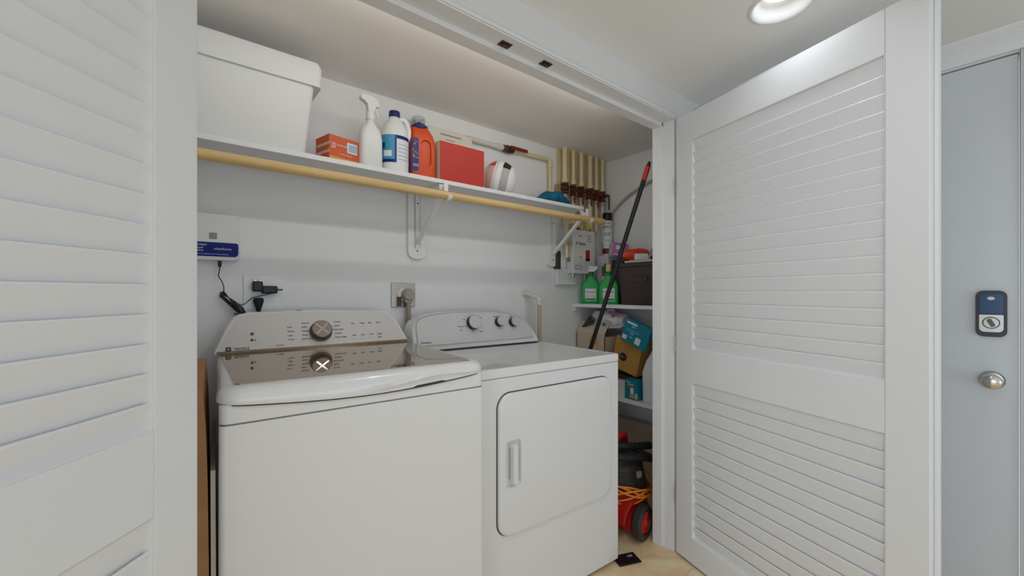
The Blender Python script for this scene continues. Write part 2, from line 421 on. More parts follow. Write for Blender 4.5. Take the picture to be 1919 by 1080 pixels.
m = MB(); m.loft(xface(rrect(-.029, -.066, .029, -.003, [.014, .003, .003, .014]), -.017, -.021), 'steel'); m.out('turn_plate', lock, bevel=.001)
m = MB(); m.lathe([(.0215, 0), (.0205, .0015), (.001, .0015)], 'print', T=Matrix.Translation((-.021, 0, -.032)) @ Matrix.Rotation(R(-90), 4, 'Y')); m.lathe([(.019, 0), (.018, .0035), (.001, .0035)], 'chrome', T=Matrix.Translation((-.021, 0, -.032)) @ Matrix.Rotation(R(-90), 4, 'Y'))
m.loft([[Matrix.Translation((x, 0, -.032)) @ Matrix.Rotation(R(-25), 4, 'X') @ Vector((0, y, z)) for y, z in rrect(-.0065 * k, -.015 * k, .0065 * k, .015 * k, .005 * k)] for x, k in ((-.022, 1), (-.036, .9))], 'print'); m.out('thumb_turn', lock)
m = MB(); m.lathe([(.009, 0), (.009, .001), (.001, .001)], 'labelw', T=Matrix.Translation((-.0215, 0, .055)) @ Matrix.Rotation(R(-90), 4, 'Y'), n=20, sx=.65); m.out('emblem', lock)
kn = bpy.data.objects.new('door_knob', None); COL.objects.link(kn); kn.parent = t; kn.location = (0, .06, .884)
TT = Matrix.Rotation(R(-90), 4, 'Y')
MB().lathe([(.032, 0), (.032, .004), (.027, .009), (.012, .011)], 'steel', T=TT, n=36).out('rose', kn)
MB().lathe([(.011, .008), (.011, .022), (.018, .028), (.025, .036), (.027, .046), (.024, .056), (.015, .062), (.001, .063)], 'chrome', T=TT, n=36).out('grip', kn)

# ------------------------------------------------------------ washer
t = thing('washing_machine', 'white top-load washing machine with tinted glass lid, left of the dryer', 'washing machine', (.064, 1.112, 0), R(-3.3))
WW, WD = .686, .70
m = MB(); m.prism(rrect(0, 0, WW, WD, [.014, .01, .01, .014]), .025, .9004, 'enamel', 'z')
for x in (.05, .63):
    for y in (.06, .64): m.lathe([(.02, 0), (.02, .012), (.012, .014), (.012, .03)], 'black', (x, y, 0), 16)
m.out('cabinet', t, bevel=.002)
m = MB(); m.prism(rrect(.003, .003, WW - .003, WD - .003, [.012, .01, .01, .012]), .9004, .903, 'seam2', 'z'); m.out('seam', t)
m = MB(); m.prism(rrect(0, .001, WW, WD, [.02, .012, .012, .02]), .903, .948, 'enamel', 'z'); m.out('top_frame', t, bevel=.003)
def lidring(ins, z, zfun=None, ff=None):
    pts = rrect(-.004 + ins, -.006 + ins, WW + .004 - ins, .62, [max(.045 - ins * .5, .01), .004, .004, max(.045 - ins * .5, .01)], 10)
    dense = []
    for i in range(len(pts)):
        a = Vector(pts[i]); b_ = Vector(pts[(i + 1) % len(pts)]); k = max(1, int((b_ - a).length / .03))
        for j in range(k): dense.append(a.lerp(b_, j / k))
    return dense
def bump(x, a, b_):
    return math.sin(math.pi * (x - a) / (b_ - a)) ** 2 if a < x < b_ else 0
def lidlevel(base, ins, zf):
    cx, cy = WW / 2, .31
    out = []
    for p in base:
        dx = 1 if p.x > cx else -1
        q = Vector((p.x + (-dx * ins if abs(p.x - cx) > .28 else 0), p.y + (ins if p.y < .06 else 0)))
        if abs(p.x - cx) <= .28 and p.y < .06: q = Vector((p.x, p.y + ins))
        out.append((q.x, q.y, zf(p)))
    return out
base = lidring(0, 0)
zgap = lambda p: zlow(p) - .0035
zlow = lambda p: .950 - (.022 * math.sin(math.pi * min(max((p.x) / .686, 0), 1)) if p.y < .06 else .004)
m = MB()
m.loft([lidlevel(base, .012, lambda p: zlow(p) + .002), [(x, y + .003 * bump(x, .30, .70) * (y < .03), z) for x, y, z in lidlevel(base, .0, zlow)],
        [(x, y + .003 * bump(x, .30, .70) * (y < .03), z + .016 * bump(x, .30, .70)) for x, y, z in lidlevel(base, -.001, lambda p: zlow(p) + .004)], [(x, y - .007 * bump(x, .30, .70) * (y < .03), z + .018 * bump(x, .30, .70)) for x, y, z in lidlevel(base, -.001, lambda p: zlow(p) + .006)],
        lidlevel(base, -.001, lambda p: .962), lidlevel(base, .003, lambda p: .974), lidlevel(base, .012, lambda p: .982), lidlevel(base, .024, lambda p: .985)], 'enamel_top')
lid = m.out('lid', t, angle=50)
m = MB(); m.loft([lidlevel(base, .0025, zgap), lidlevel(base, .0025, lambda p: zlow(p) + .004)], 'seam', caps=False); m.out('lid_gap', t)
gl = [(.032, .028), (.655, .028), (.684, .06), (.674, .612), (.004, .612)]
gl = [(.04, .03), (.635, .018), (.645, .022), (.672, .612), (.004, .612), (.03, .04)]
MB().prism(gl, .983, .9875, 'glass', 'z').out('glass_panel', lid)
# console: white shell and silver face
cons = bpy.data.objects.new('console', None); COL.objects.link(cons); cons.parent = t
face = [(-.004, .985), (.668, .985), (.668, .992), (.645, 1.05), (.617, 1.098), (.600, 1.112), (.565, 1.116), (.33, 1.124), (.10, 1.122), (.066, 1.116), (.05, 1.106), (.024, 1.06), (-.004, .995)]
def tilt(p, y0=.612, grow=0, sc=None):
    cx, cz = .332, 1.05
    x = cx + (p[0] - cx) * (1 + grow); z = cz + (p[1] - cz) * (1 + grow * 2.2) if p[1] > 1.0 else p[1]
    return (x, y0 + (z - .985) * .5, z)
m = MB()
m.loft([[tilt(p, .611, .0) for p in face], [tilt(p, .613, .014) for p in face], [tilt(p, .624, .028) for p in face], [(tilt(p, .64, .03)[0], min(.70, tilt(p, .70, .03)[1]), tilt(p, .64, .03)[2]) for p in face]], 'enamel_top')
m.out('console_shell', cons)
inner = [tilt((p[0], p[1]), .6095, -.004) for p in face]
MB().loft([inner, [(x, y + .003, z) for x, y, z in inner]], 'silver').out('control_panel', cons)
m = MB(); m.loft([[(-.004, .606, .9875), (.668, .606, .9875)][i:i + 1] * 1 for i in ()] or [[(-.005, .606, .988), (-.005, .6085, .996), (-.005, .612, .996), (-.005, .612, .988)], [(.669, .606, .988), (.669, .6085, .996), (.669, .612, .996), (.669, .612, .988)]], 'bronze'); m.out('lower_trim', cons)
TC = Matrix.Translation((0, .609, .985)) @ Matrix.Rotation(-math.atan(.5), 4, 'X')   # plane of the face: local x, z'
def onface(x, zp, dy=-.0012):
    return TC @ Matrix.Translation((x, dy, zp))
K = onface(.328, .068) @ Matrix.Rotation(R(90), 4, 'X')
kb = MB().lathe([(.041, 0), (.041, .004), (.038, .006), (.038, .022), (.0355, .026), (.034, .027)], 'bronze', T=K, n=40)
M['knobtop'] = mat('dark_brushed_metal', (128, 118, 112), .35, metal=.8)
kb.lathe([(.035, .026), (.033, .0285)], 'chrome', T=K, n=40, caps=False); kb.lathe([(.033, .0285), (.031, .0275), (.001, .0272)], 'knobtop', T=K, n=40)
kb = kb.out('cycle_knob', cons)
m = MB()
for a in (45, 135): m.box((-.030, -.0028, .027), (.030, .0028, .0298), 'chrome', T=K @ Matrix.Rotation(R(a), 4, 'Z'))
m.out('knob_cross', kb)
FR = TC.to_3x3().to_4x4() @ Matrix.Rotation(R(90), 4, 'X')
def ptext(s, size, m_, x, zp, name='printed_text', **k):
    return text(s, size, m_, cons, onface(x, zp).to_translation(), FR, name, **k)
ptext('PROFILE', .0125, 'print', .044, .014)
m = MB(); m.loft([[onface(x, z) @ Vector((0, 0, 0)) for x, z in rrect(.020, .011, .036, .026, .003)], [onface(x, z, -.002) @ Vector((0, 0, 0)) for x, z in rrect(.020, .011, .036, .026, .003)]], 'printdk'); m.out('emblem', cons)
ptext('GE', .0085, 'labelw', .0228, .0155, name='emblem_lettering', depth=.0012)
m = MB()
def dash(x, z, w_, h_=.0022):
    m.loft([[onface(a, c) @ Vector((0, 0, 0)) for a, c in ((x, z), (x + w_, z), (x + w_, z + h_), (x, z + h_))], [onface(a, c, -.0018) @ Vector((0, 0, 0)) for a, c in ((x, z), (x + w_, z), (x + w_, z + h_), (x, z + h_))]], 'print')
m.out('unused') if False else None
for i, (s_, x) in enumerate((('Normal', .262), ('Bulky', .262), ('Delicates', .262), ('Rinse', .264), ('Cold Wash', .262))): ptext(s_, .0085, 'print', x - i * .001, .104 - i * .0165)
for i, s_ in enumerate(('Towels', 'Quick', 'Heavy Duty', 'Casuals', 'Power Clean')): ptext(s_, .0085, 'print', .378 + (i == 2) * -.004, .104 - i * .0165)
for i, s_ in enumerate(('Small', 'Medium', 'Large', 'Precise')): ptext(s_, .0075, 'print', .212, .089 - i * .0165)
for i in range(4):
    for j, s_ in enumerate((('Soil', 'Max'), ('Temp', 'Hot'), ('Spin', 'More'), ('Rinse', 'Deep'))[i]): ptext(s_, .0085, 'print', .445 + i * .034, .064 - j * .022 + (.03 if j == 0 else 0))
    ptext('Start' if i == 3 else '- - -', .0075, 'print', .445 + i * .034, .028)
ptext('Lid Lock', .0075, 'print', .172, .02)
m = MB(); m.lathe([(.004, 0), (.004, .0015), (.0005, .0015)], 'printdk', T=onface(.098, .048) @ Matrix.Rotation(R(90), 4, 'X'), n=16)
m.lathe([(.0055, 0), (.0055, .001), (.0035, .001), (.0035, 0)], 'print', T=onface(.099, .072) @ Matrix.Rotation(R(90), 4, 'X'), n=16)
m.out('power_button', cons)
text('i6', .009, 'print', cons, onface(.105, .045).to_translation(), FR, 'printed_text')

# ------------------------------------------------------------ dryer
t = thing('clothes_dryer', 'white front-load dryer with rounded console, right of the washer', 'dryer', (.781, 1.171, 0), R(-3.3))
DW, DD = .737, .68
m = MB(); m.prism(rrect(0, 0, DW, DD, .008), .018, .8932, 'enamel', 'z')
for x in (.06, .68):
    for y in (.06, .62): m.lathe([(.02, 0), (.02, .01), (.012, .012), (.012, .02)], 'black', (x, y, 0), 14)
m.out('cabinet', t, bevel=.002)
m = MB(); m.prism(rrect(.003, .003, DW - .003, DD, .006), .8932, .896, 'seam2', 'z'); m.out('seam', t)
m = MB()
a = rrect(0, -.002, DW, DD, .010); c_ = rrect(.016, .014, DW - .016, DD - .01, .02); e_ = rrect(.03, .03, DW - .03, DD - .02, .02)
m.loft([[(x, y, .896) for x, y in a], [(x, y, .922) for x, y in a], [(x + (.003 if x < .3 else -.003), y + (.003 if y < .3 else -.003), .928) for x, y in a], [(x, y, .929) for x, y in c_], [(x, y, .925) for x, y in e_]], 'enamel_top')
m.out('top_panel', t, angle=50)
# console
arch = [(0, .930), (0, 1.0), (.004, 1.035), (.02, 1.063), (.05, 1.082), (.10, 1.094), (.18, 1.101), (.28, 1.104), (.38, 1.103), (.48, 1.099), (.56, 1.088), (.62, 1.067), (.665, 1.03), (.695, .99), (.715, .95), (.717, .930)]
cons = bpy.data.objects.new('console', None); COL.objects.link(cons); cons.parent = t
def at(p, y0, s_=1.0, dz=0):
    x = .358 + (p[0] - .358) * s_; z = .93 + (p[1] - .93) * s_ + dz
    return (x, y0 + (p[1] - .93) * .32, z)
MB().loft([[at(p, .545, .975) for p in arch], [at(p, .538, .995) for p in arch], [at(p, .545, 1.0) for p in arch], [(at(p, .60, 1.0)[0], .665, at(p, .6, 1.0)[2]) for p in arch]], 'enamel_top').out('console_shell', cons, angle=50)
pan = [(max(p[0], .012) if p[0] < .3 else min(p[0], .702), max(p[1], .953)) for p in arch]
pan = [at(p, .5385, .965, .003) for p in pan]
M['dialcap'] = mat('pale_metal_cap', (206, 205, 204), .35, metal=.25)
M['panelgrey'] = mat('pale_grey_panel', (208, 208, 206), .35)
MB().loft([pan, [(x, y + .004, z) for x, y, z in pan]], 'panelgrey').out('control_panel', cons)
MB().box((.006, .533, .9285), (.712, .56, .9325), 'seam').out('base_gap', cons)
TD = Matrix.Translation((0, .5375, .93)) @ Matrix.Rotation(-math.atan(.32), 4, 'X')
FD = TD.to_3x3().to_4x4() @ Matrix.Rotation(R(90), 4, 'X')
def dpt(x, zp, dy=-.001): return TD @ Matrix.Translation((x, dy, zp))
for i, (x, zp, r) in enumerate(((.322, .122, .035), (.478, .119, .025), (.566, .115, .025))):
    Kd = dpt(x, zp) @ Matrix.Rotation(R(90), 4, 'X')
    kb = MB().lathe([(r, 0), (r, .010), (r * .95, .026)], 'black', T=Kd, n=36).out('dial' if i == 0 else 'selector_knob', cons)
    MB().lathe([(r * .96, .024), (r * .97, .028), (r * .9, .031), (.001, .0305)], 'dialcap', T=Kd, n=36).out('cap', kb)

text('Whirlpool', .0125, 'print', cons, dpt(.035, .036).to_translation(), FD, 'brand_lettering', shear=.15)
for s_, x, z, sz in (('Timed Dry', .235, .105, .008), ('Cool', .243, .087, .008), ('Auto', .362, .146, .008), ('Off', .312, .078, .008), ('Damp', .355, .075, .008), ('Temperature', .45, .148, .007), ('Signal', .553, .145, .007), ('On', .474, .085, .006), ('Heat', .27, .14, .007)):
    text(s_, sz, 'print', cons, dpt(x, z).to_translation(), FD, 'printed_text')
MB().lathe([(.0025, 0), (.0025, .001), (.0005, .001)], 'printdk', T=dpt(.281, .107) @ Matrix.Rotation(R(90), 4, 'X'), n=12).out('index_mark', cons)
# door
dr = bpy.data.objects.new('door', None); COL.objects.link(dr); dr.parent = t
DX0, DX1, DZ0, DZ1 = .089, .676, .326, .838
MB().prism(rrect(DX0 - .0035, DZ0 - .0035, DX1 + .0035, DZ1 + .0035, .058, 10), -.0012, .004, 'seam', 'y').out('door_gap', dr)
m = MB(); o_ = rrect(DX0, DZ0, DX1, DZ1, .055, 10)
sh = lambda k: [(DX0 + k + (x - DX0) * (1 - 2 * k / (DX1 - DX0)), z_) for x, z_ in [(x, DZ0 + k + (z - DZ0) * (1 - 2 * k / (DZ1 - DZ0))) for x, z in o_]]
m.loft([[(x, .003, z) for x, z in o_], [(x, -.008, z) for x, z in o_], [(x, -.0125, z) for x, z in sh(.0035)], [(x, -.014, z) for x, z in sh(.009)]], 'enamel')
dp = m.out('door_panel', dr, angle=50)
c = MB(); hx0, hx1, hz0, hz1 = .118, .186, .50, .668
c.loft([[(x, -.024, z) for x, z in rrect(hx0 - .004, hz0 - .006, hx1 + .004, hz1 + .006, .016, 5)], [(x, -.002, z) for x, z in rrect(hx0 + .006, hz0 + .006, hx1 - .006, hz1 - .006, .010, 5)]], 'enamel')
cut = c.out('cutter'); cut.parent = dr
boolcut(dp, cut); dp.data.shade_smooth(); dp.data.set_sharp_from_angle(angle=R(35))
MB().loft([[(hx0 + .018 + dx, -.014 - .018 * k, hz0 + .012 + dz + 0), (hx0 + .046 - dx, -.014 - .018 * k, hz0 + .012 + dz), (hx0 + .046 - dx, -.014 - .018 * k, hz1 - .012 - dz), (hx0 + .018 + dx, -.014 - .018 * k, hz1 - .012 - dz)] for k, dx, dz in ((0, 0, 0),  (1, .004, .004))], 'enamel').out('handle', dr, bevel=.003, seg=3)
for z in (hz0 + .014, hz1 - .03): MB().box((hx0 + .02, -.015, z), (hx0 + .044, -.0022, z + .016), 'enamel').out('handle_post', dr, bevel=.002)
for z in (.42, .75): MB().box((DX1 + .001, -.0055, z - .035), (DX1 + .006, 0, z + .035), 'steel').out('hinge', dr, bevel=.001)

# ------------------------------------------------------------ folded cardboard beside washer
t = thing('cardboard_sheet', 'folded brown cardboard wedged between washer and left closet wall', 'cardboard', (0, 1.135, 0))
lvl = lambda z, a, b_, y0: [(a, y0, z), (b_, y0 + .004, z), (b_ + .025, .5, z), (a, .5, z)]
MB().loft([lvl(0, .0, .049, 0), lvl(.35, .0, .050, .002), lvl(.6, .0, .048, 0), lvl(.78, .0, .046, .004), lvl(.90, .0, .0425, .004), lvl(.99, .004, .037, .01)], 'carddk').out('front_fold', t, angle=20)
lvl = lambda z, a, b_, y0: [(a, y0, z), (b_, y0, z), (b_ + .025, .46, z), (a + .025, .46, z)]
MB().loft([lvl(0, .051, .061, .0), lvl(.5, .052, .061, .0), lvl(.80, .051, .060, .004)], 'cardpale').out('rear_fold', t)

# ------------------------------------------------------------ closet shelf, rod, brackets
SZ0, SZ1, SY = 1.69, 1.709, 1.64
tag(MB().box((XL + .001, SY, SZ0), (1.868, YB - .001, SZ1), 'trim').out('wall_shelf', bevel=.0015), 'long white shelf above the washer and dryer', 'shelf')
tag(MB().tube([(XL + .001, 1.58, 1.625), (.6, 1.58, 1.624), (1.3, 1.58, 1.623), (1.975, 1.58, 1.622)], .0175, 'rod', 24).out('closet_rod'), 'pale wooden closet rod under the long white shelf', 'closet rod')
def bracket(x, label, plate=True):
    t = thing('shelf_bracket', label, 'bracket', (x, YB - .001, 1.69), group='white shelf brackets')
    if plate:
        pts = rrect(-.048, -.325, .048, -.002, [.036, .0, .0, .036], 3); pts = [p for i, p in enumerate(pts)]
        MB().prism(pts, -.018, 0, 'trim', 'y').out('wall_plate', t, bevel=.002)
    m = MB(); m.box((-.014, -.0205, -.27), (.014, -.018, -.002), 'trim'); m.box((-.014, -.018, -.27), (-.012, -.0265, -.002), 'trim'); m.box((.012, -.018, -.27), (.014, -.0265, -.002), 'trim')
    m.out('wall_channel', t)
    m = MB(); m.box((-.012, -.262, -.004), (.012, -.018, -.001), 'trim'); m.box((-.012, -.262, -.03), (.012, -.259, -.001), 'trim'); m.out('shelf_arm', t)
    m = MB(); m.loft([[(-.009, -.024, -.255), (.009, -.024, -.255), (.009, -.02, -.235), (-.009, -.02, -.235)], [(-.009, -.292, -.035), (.009, -.292, -.035), (.009, -.285, -.02), (-.009, -.285, -.02)]], 'trim'); m.out('brace', t)
    # hook cradling the rod at (y=1.58 -> -.319, z=-.067)
    pts = []
    for k in range(11):
        a = R(-20 - 180 * k / 10); pts.append((0, -.319 + .0205 * math.cos(a), -.067 + .0205 * math.sin(a)))
    m = MB()
    ring = lambda p: [(-.010, p[1], p[2]), (.010, p[1], p[2]), (.010, p[1] + .0001, p[2] + .0001)]
    outer = [(-.319 + .0180 * math.cos(R(-10 - 170 * k / 12)), -.067 + .0180 * math.sin(R(-10 - 170 * k / 12))) for k in range(13)]
    inner_ = [(-.319 + .0215 * math.cos(R(-10 - 170 * k / 12)), -.067 + .0215 * math.sin(R(-10 - 170 * k / 12))) for k in range(13)][::-1]
    m.prism(outer + inner_, -.010, .010, 'trim', 'x'); m.box((-.010, -.3015, -.07), (.010, -.297, -.002), 'trim'); m.out('rod_hook', t)
    for z in (-.05, -.285): MB().lathe([(.004, 0), (.003, .0025), (.0005, .003)], 'printdk', T=Matrix.Translation((0, -.0205 if z > -.27 else -.018, z)) @ Matrix.Rotation(R(90), 4, 'X'), n=10).out('screw', t)
bracket(.912, 'white shelf bracket on a rounded wall plate above the dryer plug')
bracket(1.85, 'white shelf bracket at the right end of the long shelf')

# ------------------------------------------------------------ things on the shelf
S = SZ1
# bin
t = thing('storage_bin', 'large white plastic bin with overhanging lid on the left end of the shelf', 'storage bin', (-.045, 1.645, S))
m = MB()
lv = lambda z, w1, d0, d1: [(x, y, z) for x, y in rrect(0, d0, w1, d1, .018, 5)]
m.loft([lv(0, .400, .006, .215), lv(.01, .403, .003, .218), lv(.262, .432, -.002, .235)], 'bin'); m.out('bin_body', t)
m = MB(); m.loft([lv(.25, .452, -.012, .245), lv(.32, .455, -.014, .247), lv(.338, .447, -.008, .243), lv(.343, .425, .01, .23)], 'bin'); m.out('bin_lid', t)
# orange box
t = thing('orange_carton', 'small orange cardboard box with a barcode label beside the white bin', 'box', (.441, 1.665, S), R(14))
MB().box((0, 0, 0), (.135, .10, .1), 'orangebox').out('carton', t, bevel=.001)
m = MB(); m.box((.002, -.0006, .0), (.133, .0, .018), 'yellow'); m.out('yellow_band', t)
m = MB(); m.box((.075, -.0008, .045), (.118, .0, .085), 'labelw')
for k in range(9): m.box((.080 + k * .004, -.0012, .05), (.0815 + k * .004 + (k % 3) * .0006, -.0006, .08), 'cyan')
m.out('barcode_label', t)
text('TRASH BAGS', .010, 'labelw', t, (.03, -.0008, .062), FRONT); text('20', .030, 'labelw', t, (.008, -.0008, .05), FRONT, sx=.6); text('EXTRA STRONG', .007, 'labelw', t, (.045, -.0008, .03), FRONT)
for z in (.03, .06): text('TRASH BAGS', .017, 'labelw', t, (-.0008, .095, z), (R(90), 0, R(-90)))
# spray bottle
t = thing('white_spray_bottle', 'all-white trigger spray bottle between the orange box and the bleach jug', 'spray bottle', (.612, 1.70, S), R(8))
def blevel(z, a, d, r): return [(x, y, z) for x, y in rrect(-a, -d, a, d, r, 5)]
MB().loft([blevel(0, .044, .026, .02), blevel(.006, .048, .029, .022), blevel(.13, .047, .029, .022), blevel(.16, .041, .026, .02), blevel(.182, .023, .02, .0165), blevel(.20, .0145, .0145, .0143), blevel(.215, .0145, .0145, .0143)], 'jug').out('bottle_body', t)
MB().lathe([(.017, .205), (.0175, .207), (.0165, .235), (.013, .24)], 'plastic', n=24).out('collar', t)
m = MB(); pr = [(-.045, .288), (-.043, .296), (-.02, .305), (.015, .302), (.034, .288), (.04, .268), (.032, .266), (.02, .262), (.014, .238), (-.013, .238), (-.016, .265), (-.03, .276), (-.044, .28)]
m.loft([[(x, -.012, z) for x, z in pr], [(x, .012, z) for x, z in pr]], 'plastic'); m.out('spray_head', t, bevel=.003)
m = MB(); m.tube([(.016, 0, .270), (.026, 0, .255), (.030, 0, .238), (.036, 0, .222)], .0045, 'plastic', 8, 4); m.out('trigger', t)
# bleach
t = thing('bleach_jug', 'white plastic jug with blue cap and blue and white label on the shelf', 'jug', (.727, 1.725, S), R(-12))
m = MB(); prof = [(.054, 0), (.060, .006), (.060, .172), (.057, .190), (.048, .212), (.036, .232), (.026, .246), (.0215, .252), (.0215, .262)]
m.lathe(prof, 'jug', n=40, sy=.85); m.out('jug_body', t)
MB().lathe([(.0225, .254), (.024, .256), (.024, .276), (.023, .279), (.001, .279)], 'bluish', n=30).out('cap', t)
MB().tube([(.018, 0, .242), (.036, 0, .252), (.053, 0, .238), (.061, 0, .21), (.060, 0, .18), (.05, 0, .155)], .0115, 'jug', 12, 5).out('handle', t)
m = MB(); n_ = 40
def arc(a0, a1, z0, z1, r, mm):
    pts = [R(a0 + (a1 - a0) * i / 16) for i in range(17)]
    m.loft([[(r * math.cos(a), r * .85 * math.sin(a), z0) for a in pts], [(r * math.cos(a), r * .85 * math.sin(a), z1) for a in pts]], mm, caps=False, closed=False)
arc(195, 345, .045, .163, .0606, 'labelw'); arc(190, 268, .045, .163, .0609, 'cyan'); arc(268, 345, .148, .163, .0611, 'lblue'); arc(190, 268, .045, .058, .0611, 'lblue'); arc(215, 250, .07, .095, .0612, 'labelw'); arc(190, 222, .105, .13, .0612, 'blue'); arc(262, 270, .045, .163, .0612, 'blue')
for k in range(5): arc(275, 340, .06 + k * .016, .0615 + k * .016, .0612, 'blue')
m.out('label', t)
# detergent
t = thing('orange_detergent_jug', 'orange laundry detergent jug with dark blue cap beside the red box', 'jug', (.862, 1.735, S), R(-14))
def dl(z, a0, a1, d, r=.022): return [(x, y, z) for x, y in rrect(a0, -d, a1, d, r, 5)]
m = MB(); m.loft([dl(0, -.050, .056, .036), dl(.008, -.055, .06, .04), dl(.13, -.056, .060, .04), dl(.18, -.056, .056, .039), dl(.208, -.055, .046, .037), dl(.228, -.053, .034, .034), dl(.238, -.050, .026, .030)], 'orange'); jb = m.out('jug_body', t)
c = MB(); c.loft([[(x, -.06, z) for x, z in rrect(-.018, .05, .042, .19, .028, 5)], [(x, -.028, z) for x, z in rrect(-.008, .062, .032, .176, .02, 5)]], 'orange'); cc = c.out('cutter'); cc.parent = t; boolcut(jb, cc); jb.data.shade_smooth(); jb.data.set_sharp_from_angle(angle=R(40))
MB().lathe([(.034, .232), (.038, .236), (.038, .247), (.030, .256), (.012, .260), (.007, .270), (.001, .271)], 'bluish', (-.012, 0, 0), 30).out('cap', t)
m = MB(); m.loft([[(x, -.0408, z) for x, z in rrect(-.050, .035, -.022, .185, .010, 4)], [(x, -.0395, z) for x, z in rrect(-.050, .035, -.022, .185, .010, 4)]], 'blue')
m.loft([[(-.0568, y, z) for y, z in rrect(-.03, .03, .03, .18, .012, 4)], [(-.055, y, z) for y, z in rrect(-.03, .03, .03, .18, .012, 4)]], 'blue')
for k in range(14): m.ball((-.048 + random.random() * .022, -.0412, .09 + random.random() * .08), .003, 'yellow', 8, sy=.3)
m.out('label', t)
text('TIDE', .016, 'labelw', t, (-.049, -.0412, .055), FRONT, sx=.75)
# clear bottle behind
t = thing('clear_plastic_bottle', 'clear plastic bottle standing behind the orange detergent jug', 'bottle', (.905, 1.855, S))
MB().lathe([(.028, 0), (.032, .004), (.032, .25), (.03, .29), (.033, .305), (.033, .335), (.028, .345), (.026, .345), (.03, .333), (.03, .307), (.027, .29), (.029, .25), (.029, .006), (.001, .005)], 'clear', n=28).out('bottle_body', t)
# white box behind red box
t = thing('white_wall_box', 'white plastic box with grey slots standing behind the red box', 'box', (.945, 1.835, S))
MB().box((0, 0, 0), (.262, .055, .315), 'creamw').out('housing', t, bevel=.006, seg=3)
m = MB(); m.box((.07, -.001, .285), (.19, 0, .292), 'cable'); m.box((.10, -.001, .262), (.15, 0, .266), 'cable'); m.out('slots', t)
# red box
t = thing('red_box', 'flat red-fronted box with white edges next to the orange detergent jug', 'box', (.924, 1.672, S))
MB().box((0, .003, 0), (.247, .05, .191), 'creamw').out('box_body', t, bevel=.001)
MB().box((.0, 0, .0), (.243, .003, .187), 'red').out('red_front', t)
# ball
t = thing('volleyball', 'white volleyball with red and black striped panels on the shelf', 'ball', (1.325, 1.755, S + .0945), rot=(R(6), R(14), R(-38.8)))
def ball():
    r = .094; n = 40; m = MB(); bm = m.b
    names = ['whiteball', 'redstripe', 'blackstripe', 'seam']
    rings = []
    for i in range(n // 2 + 1):
        th = math.pi * i / (n // 2)
        rings.append([Vector((max(r * math.sin(th), 1e-5) * math.cos(2 * math.pi * j / n), max(r * math.sin(th), 1e-5) * math.sin(2 * math.pi * j / n), -r * math.cos(th))) for j in range(n)])
    m.loft(rings, M['ball'])
    return m.out('ball_cover', t)
bmn = mat('volleyball_cover', (236, 235, 233), .5); M['ball'] = bmn
nt = bmn.node_tree; bs = nt.nodes['Principled BSDF']; tc = nt.nodes.new('ShaderNodeTexCoord'); sp = nt.nodes.new('ShaderNodeSeparateXYZ'); nt.links.new(tc.outputs['Object'], sp.inputs[0])
def mth(op, a, b_=None, v=None):
    n = nt.nodes.new('ShaderNodeMath'); n.operation = op
    nt.links.new(a, n.inputs[0]) if not isinstance(a, float) else None
    if b_ is not None:
        if isinstance(b_, float): n.inputs[1].default_value = b_
        else: nt.links.new(b_, n.inputs[1])
    return n.outputs[0]
def band(x, lo, hi): return mth('MULTIPLY', mth('GREATER_THAN', x, lo), mth('LESS_THAN', x, hi))
def mixc(fac, ca, cb):
    n = nt.nodes.new('ShaderNodeMix'); n.data_type = 'RGBA'; nt.links.new(fac, n.inputs[0])
    if isinstance(ca, tuple): n.inputs[6].default_value = ca
    else: nt.links.new(ca, n.inputs[6])
    n.inputs[7].default_value = cb
    return n.outputs[2]
X_, Y_, Z_ = sp.outputs[0], sp.outputs[1], sp.outputs[2]
lines = mth('GREATER_THAN', mth('SINE', mth('MULTIPLY', Z_, 1000.0)), .1)
top = mth('GREATER_THAN', Z_, .05)
lt = mth('MAXIMUM', lines, top)
front = mth('LESS_THAN', Y_, .03)
col = mixc(mth('MULTIPLY', mth('MULTIPLY', band(X_, -.068, -.030), lt), front), lin((236, 235, 233)), lin((214, 70, 48)))
col = mixc(mth('MULTIPLY', mth('MULTIPLY', band(X_, .010, .050), lt), front), col, lin((34, 32, 34)))
col = mixc(band(X_, -.0215, -.0195), col, lin((150, 148, 146)))
nt.links.new(col, bs.inputs['Base Color'])
ball()
# blue cloth
t = thing('blue_cloth', 'crumpled dark teal cloth at the right end of the shelf', 'cloth', (1.69, 1.72, S))
m = MB(); rings = []
for i in range(15):
    u = i / 14; x = -.155 + .30 * u; ring = []
    hgt = .028 + .052 * math.sin(math.pi * min(1, u * 1.02)) ** .7 * (.55 + .6 * u)
    for j in range(18):
        a = 2 * math.pi * j / 18; nn = noise.noise(Vector((x * 22, math.cos(a) * 2.2, math.sin(a) * 2.2 + 5)))
        e = max(.08, math.sin(math.pi * (u * .94 + .03)) ** .5)
        ring.append((x + nn * .01, math.cos(a) * .06 * e + nn * .014, max(0, hgt * (.5 + .5 * math.sin(a)) * e * (1 + nn * .55))))
    rings.append(ring)
m.loft(rings, 'tealcloth'); m.out('folded_cloth', t, angle=60)

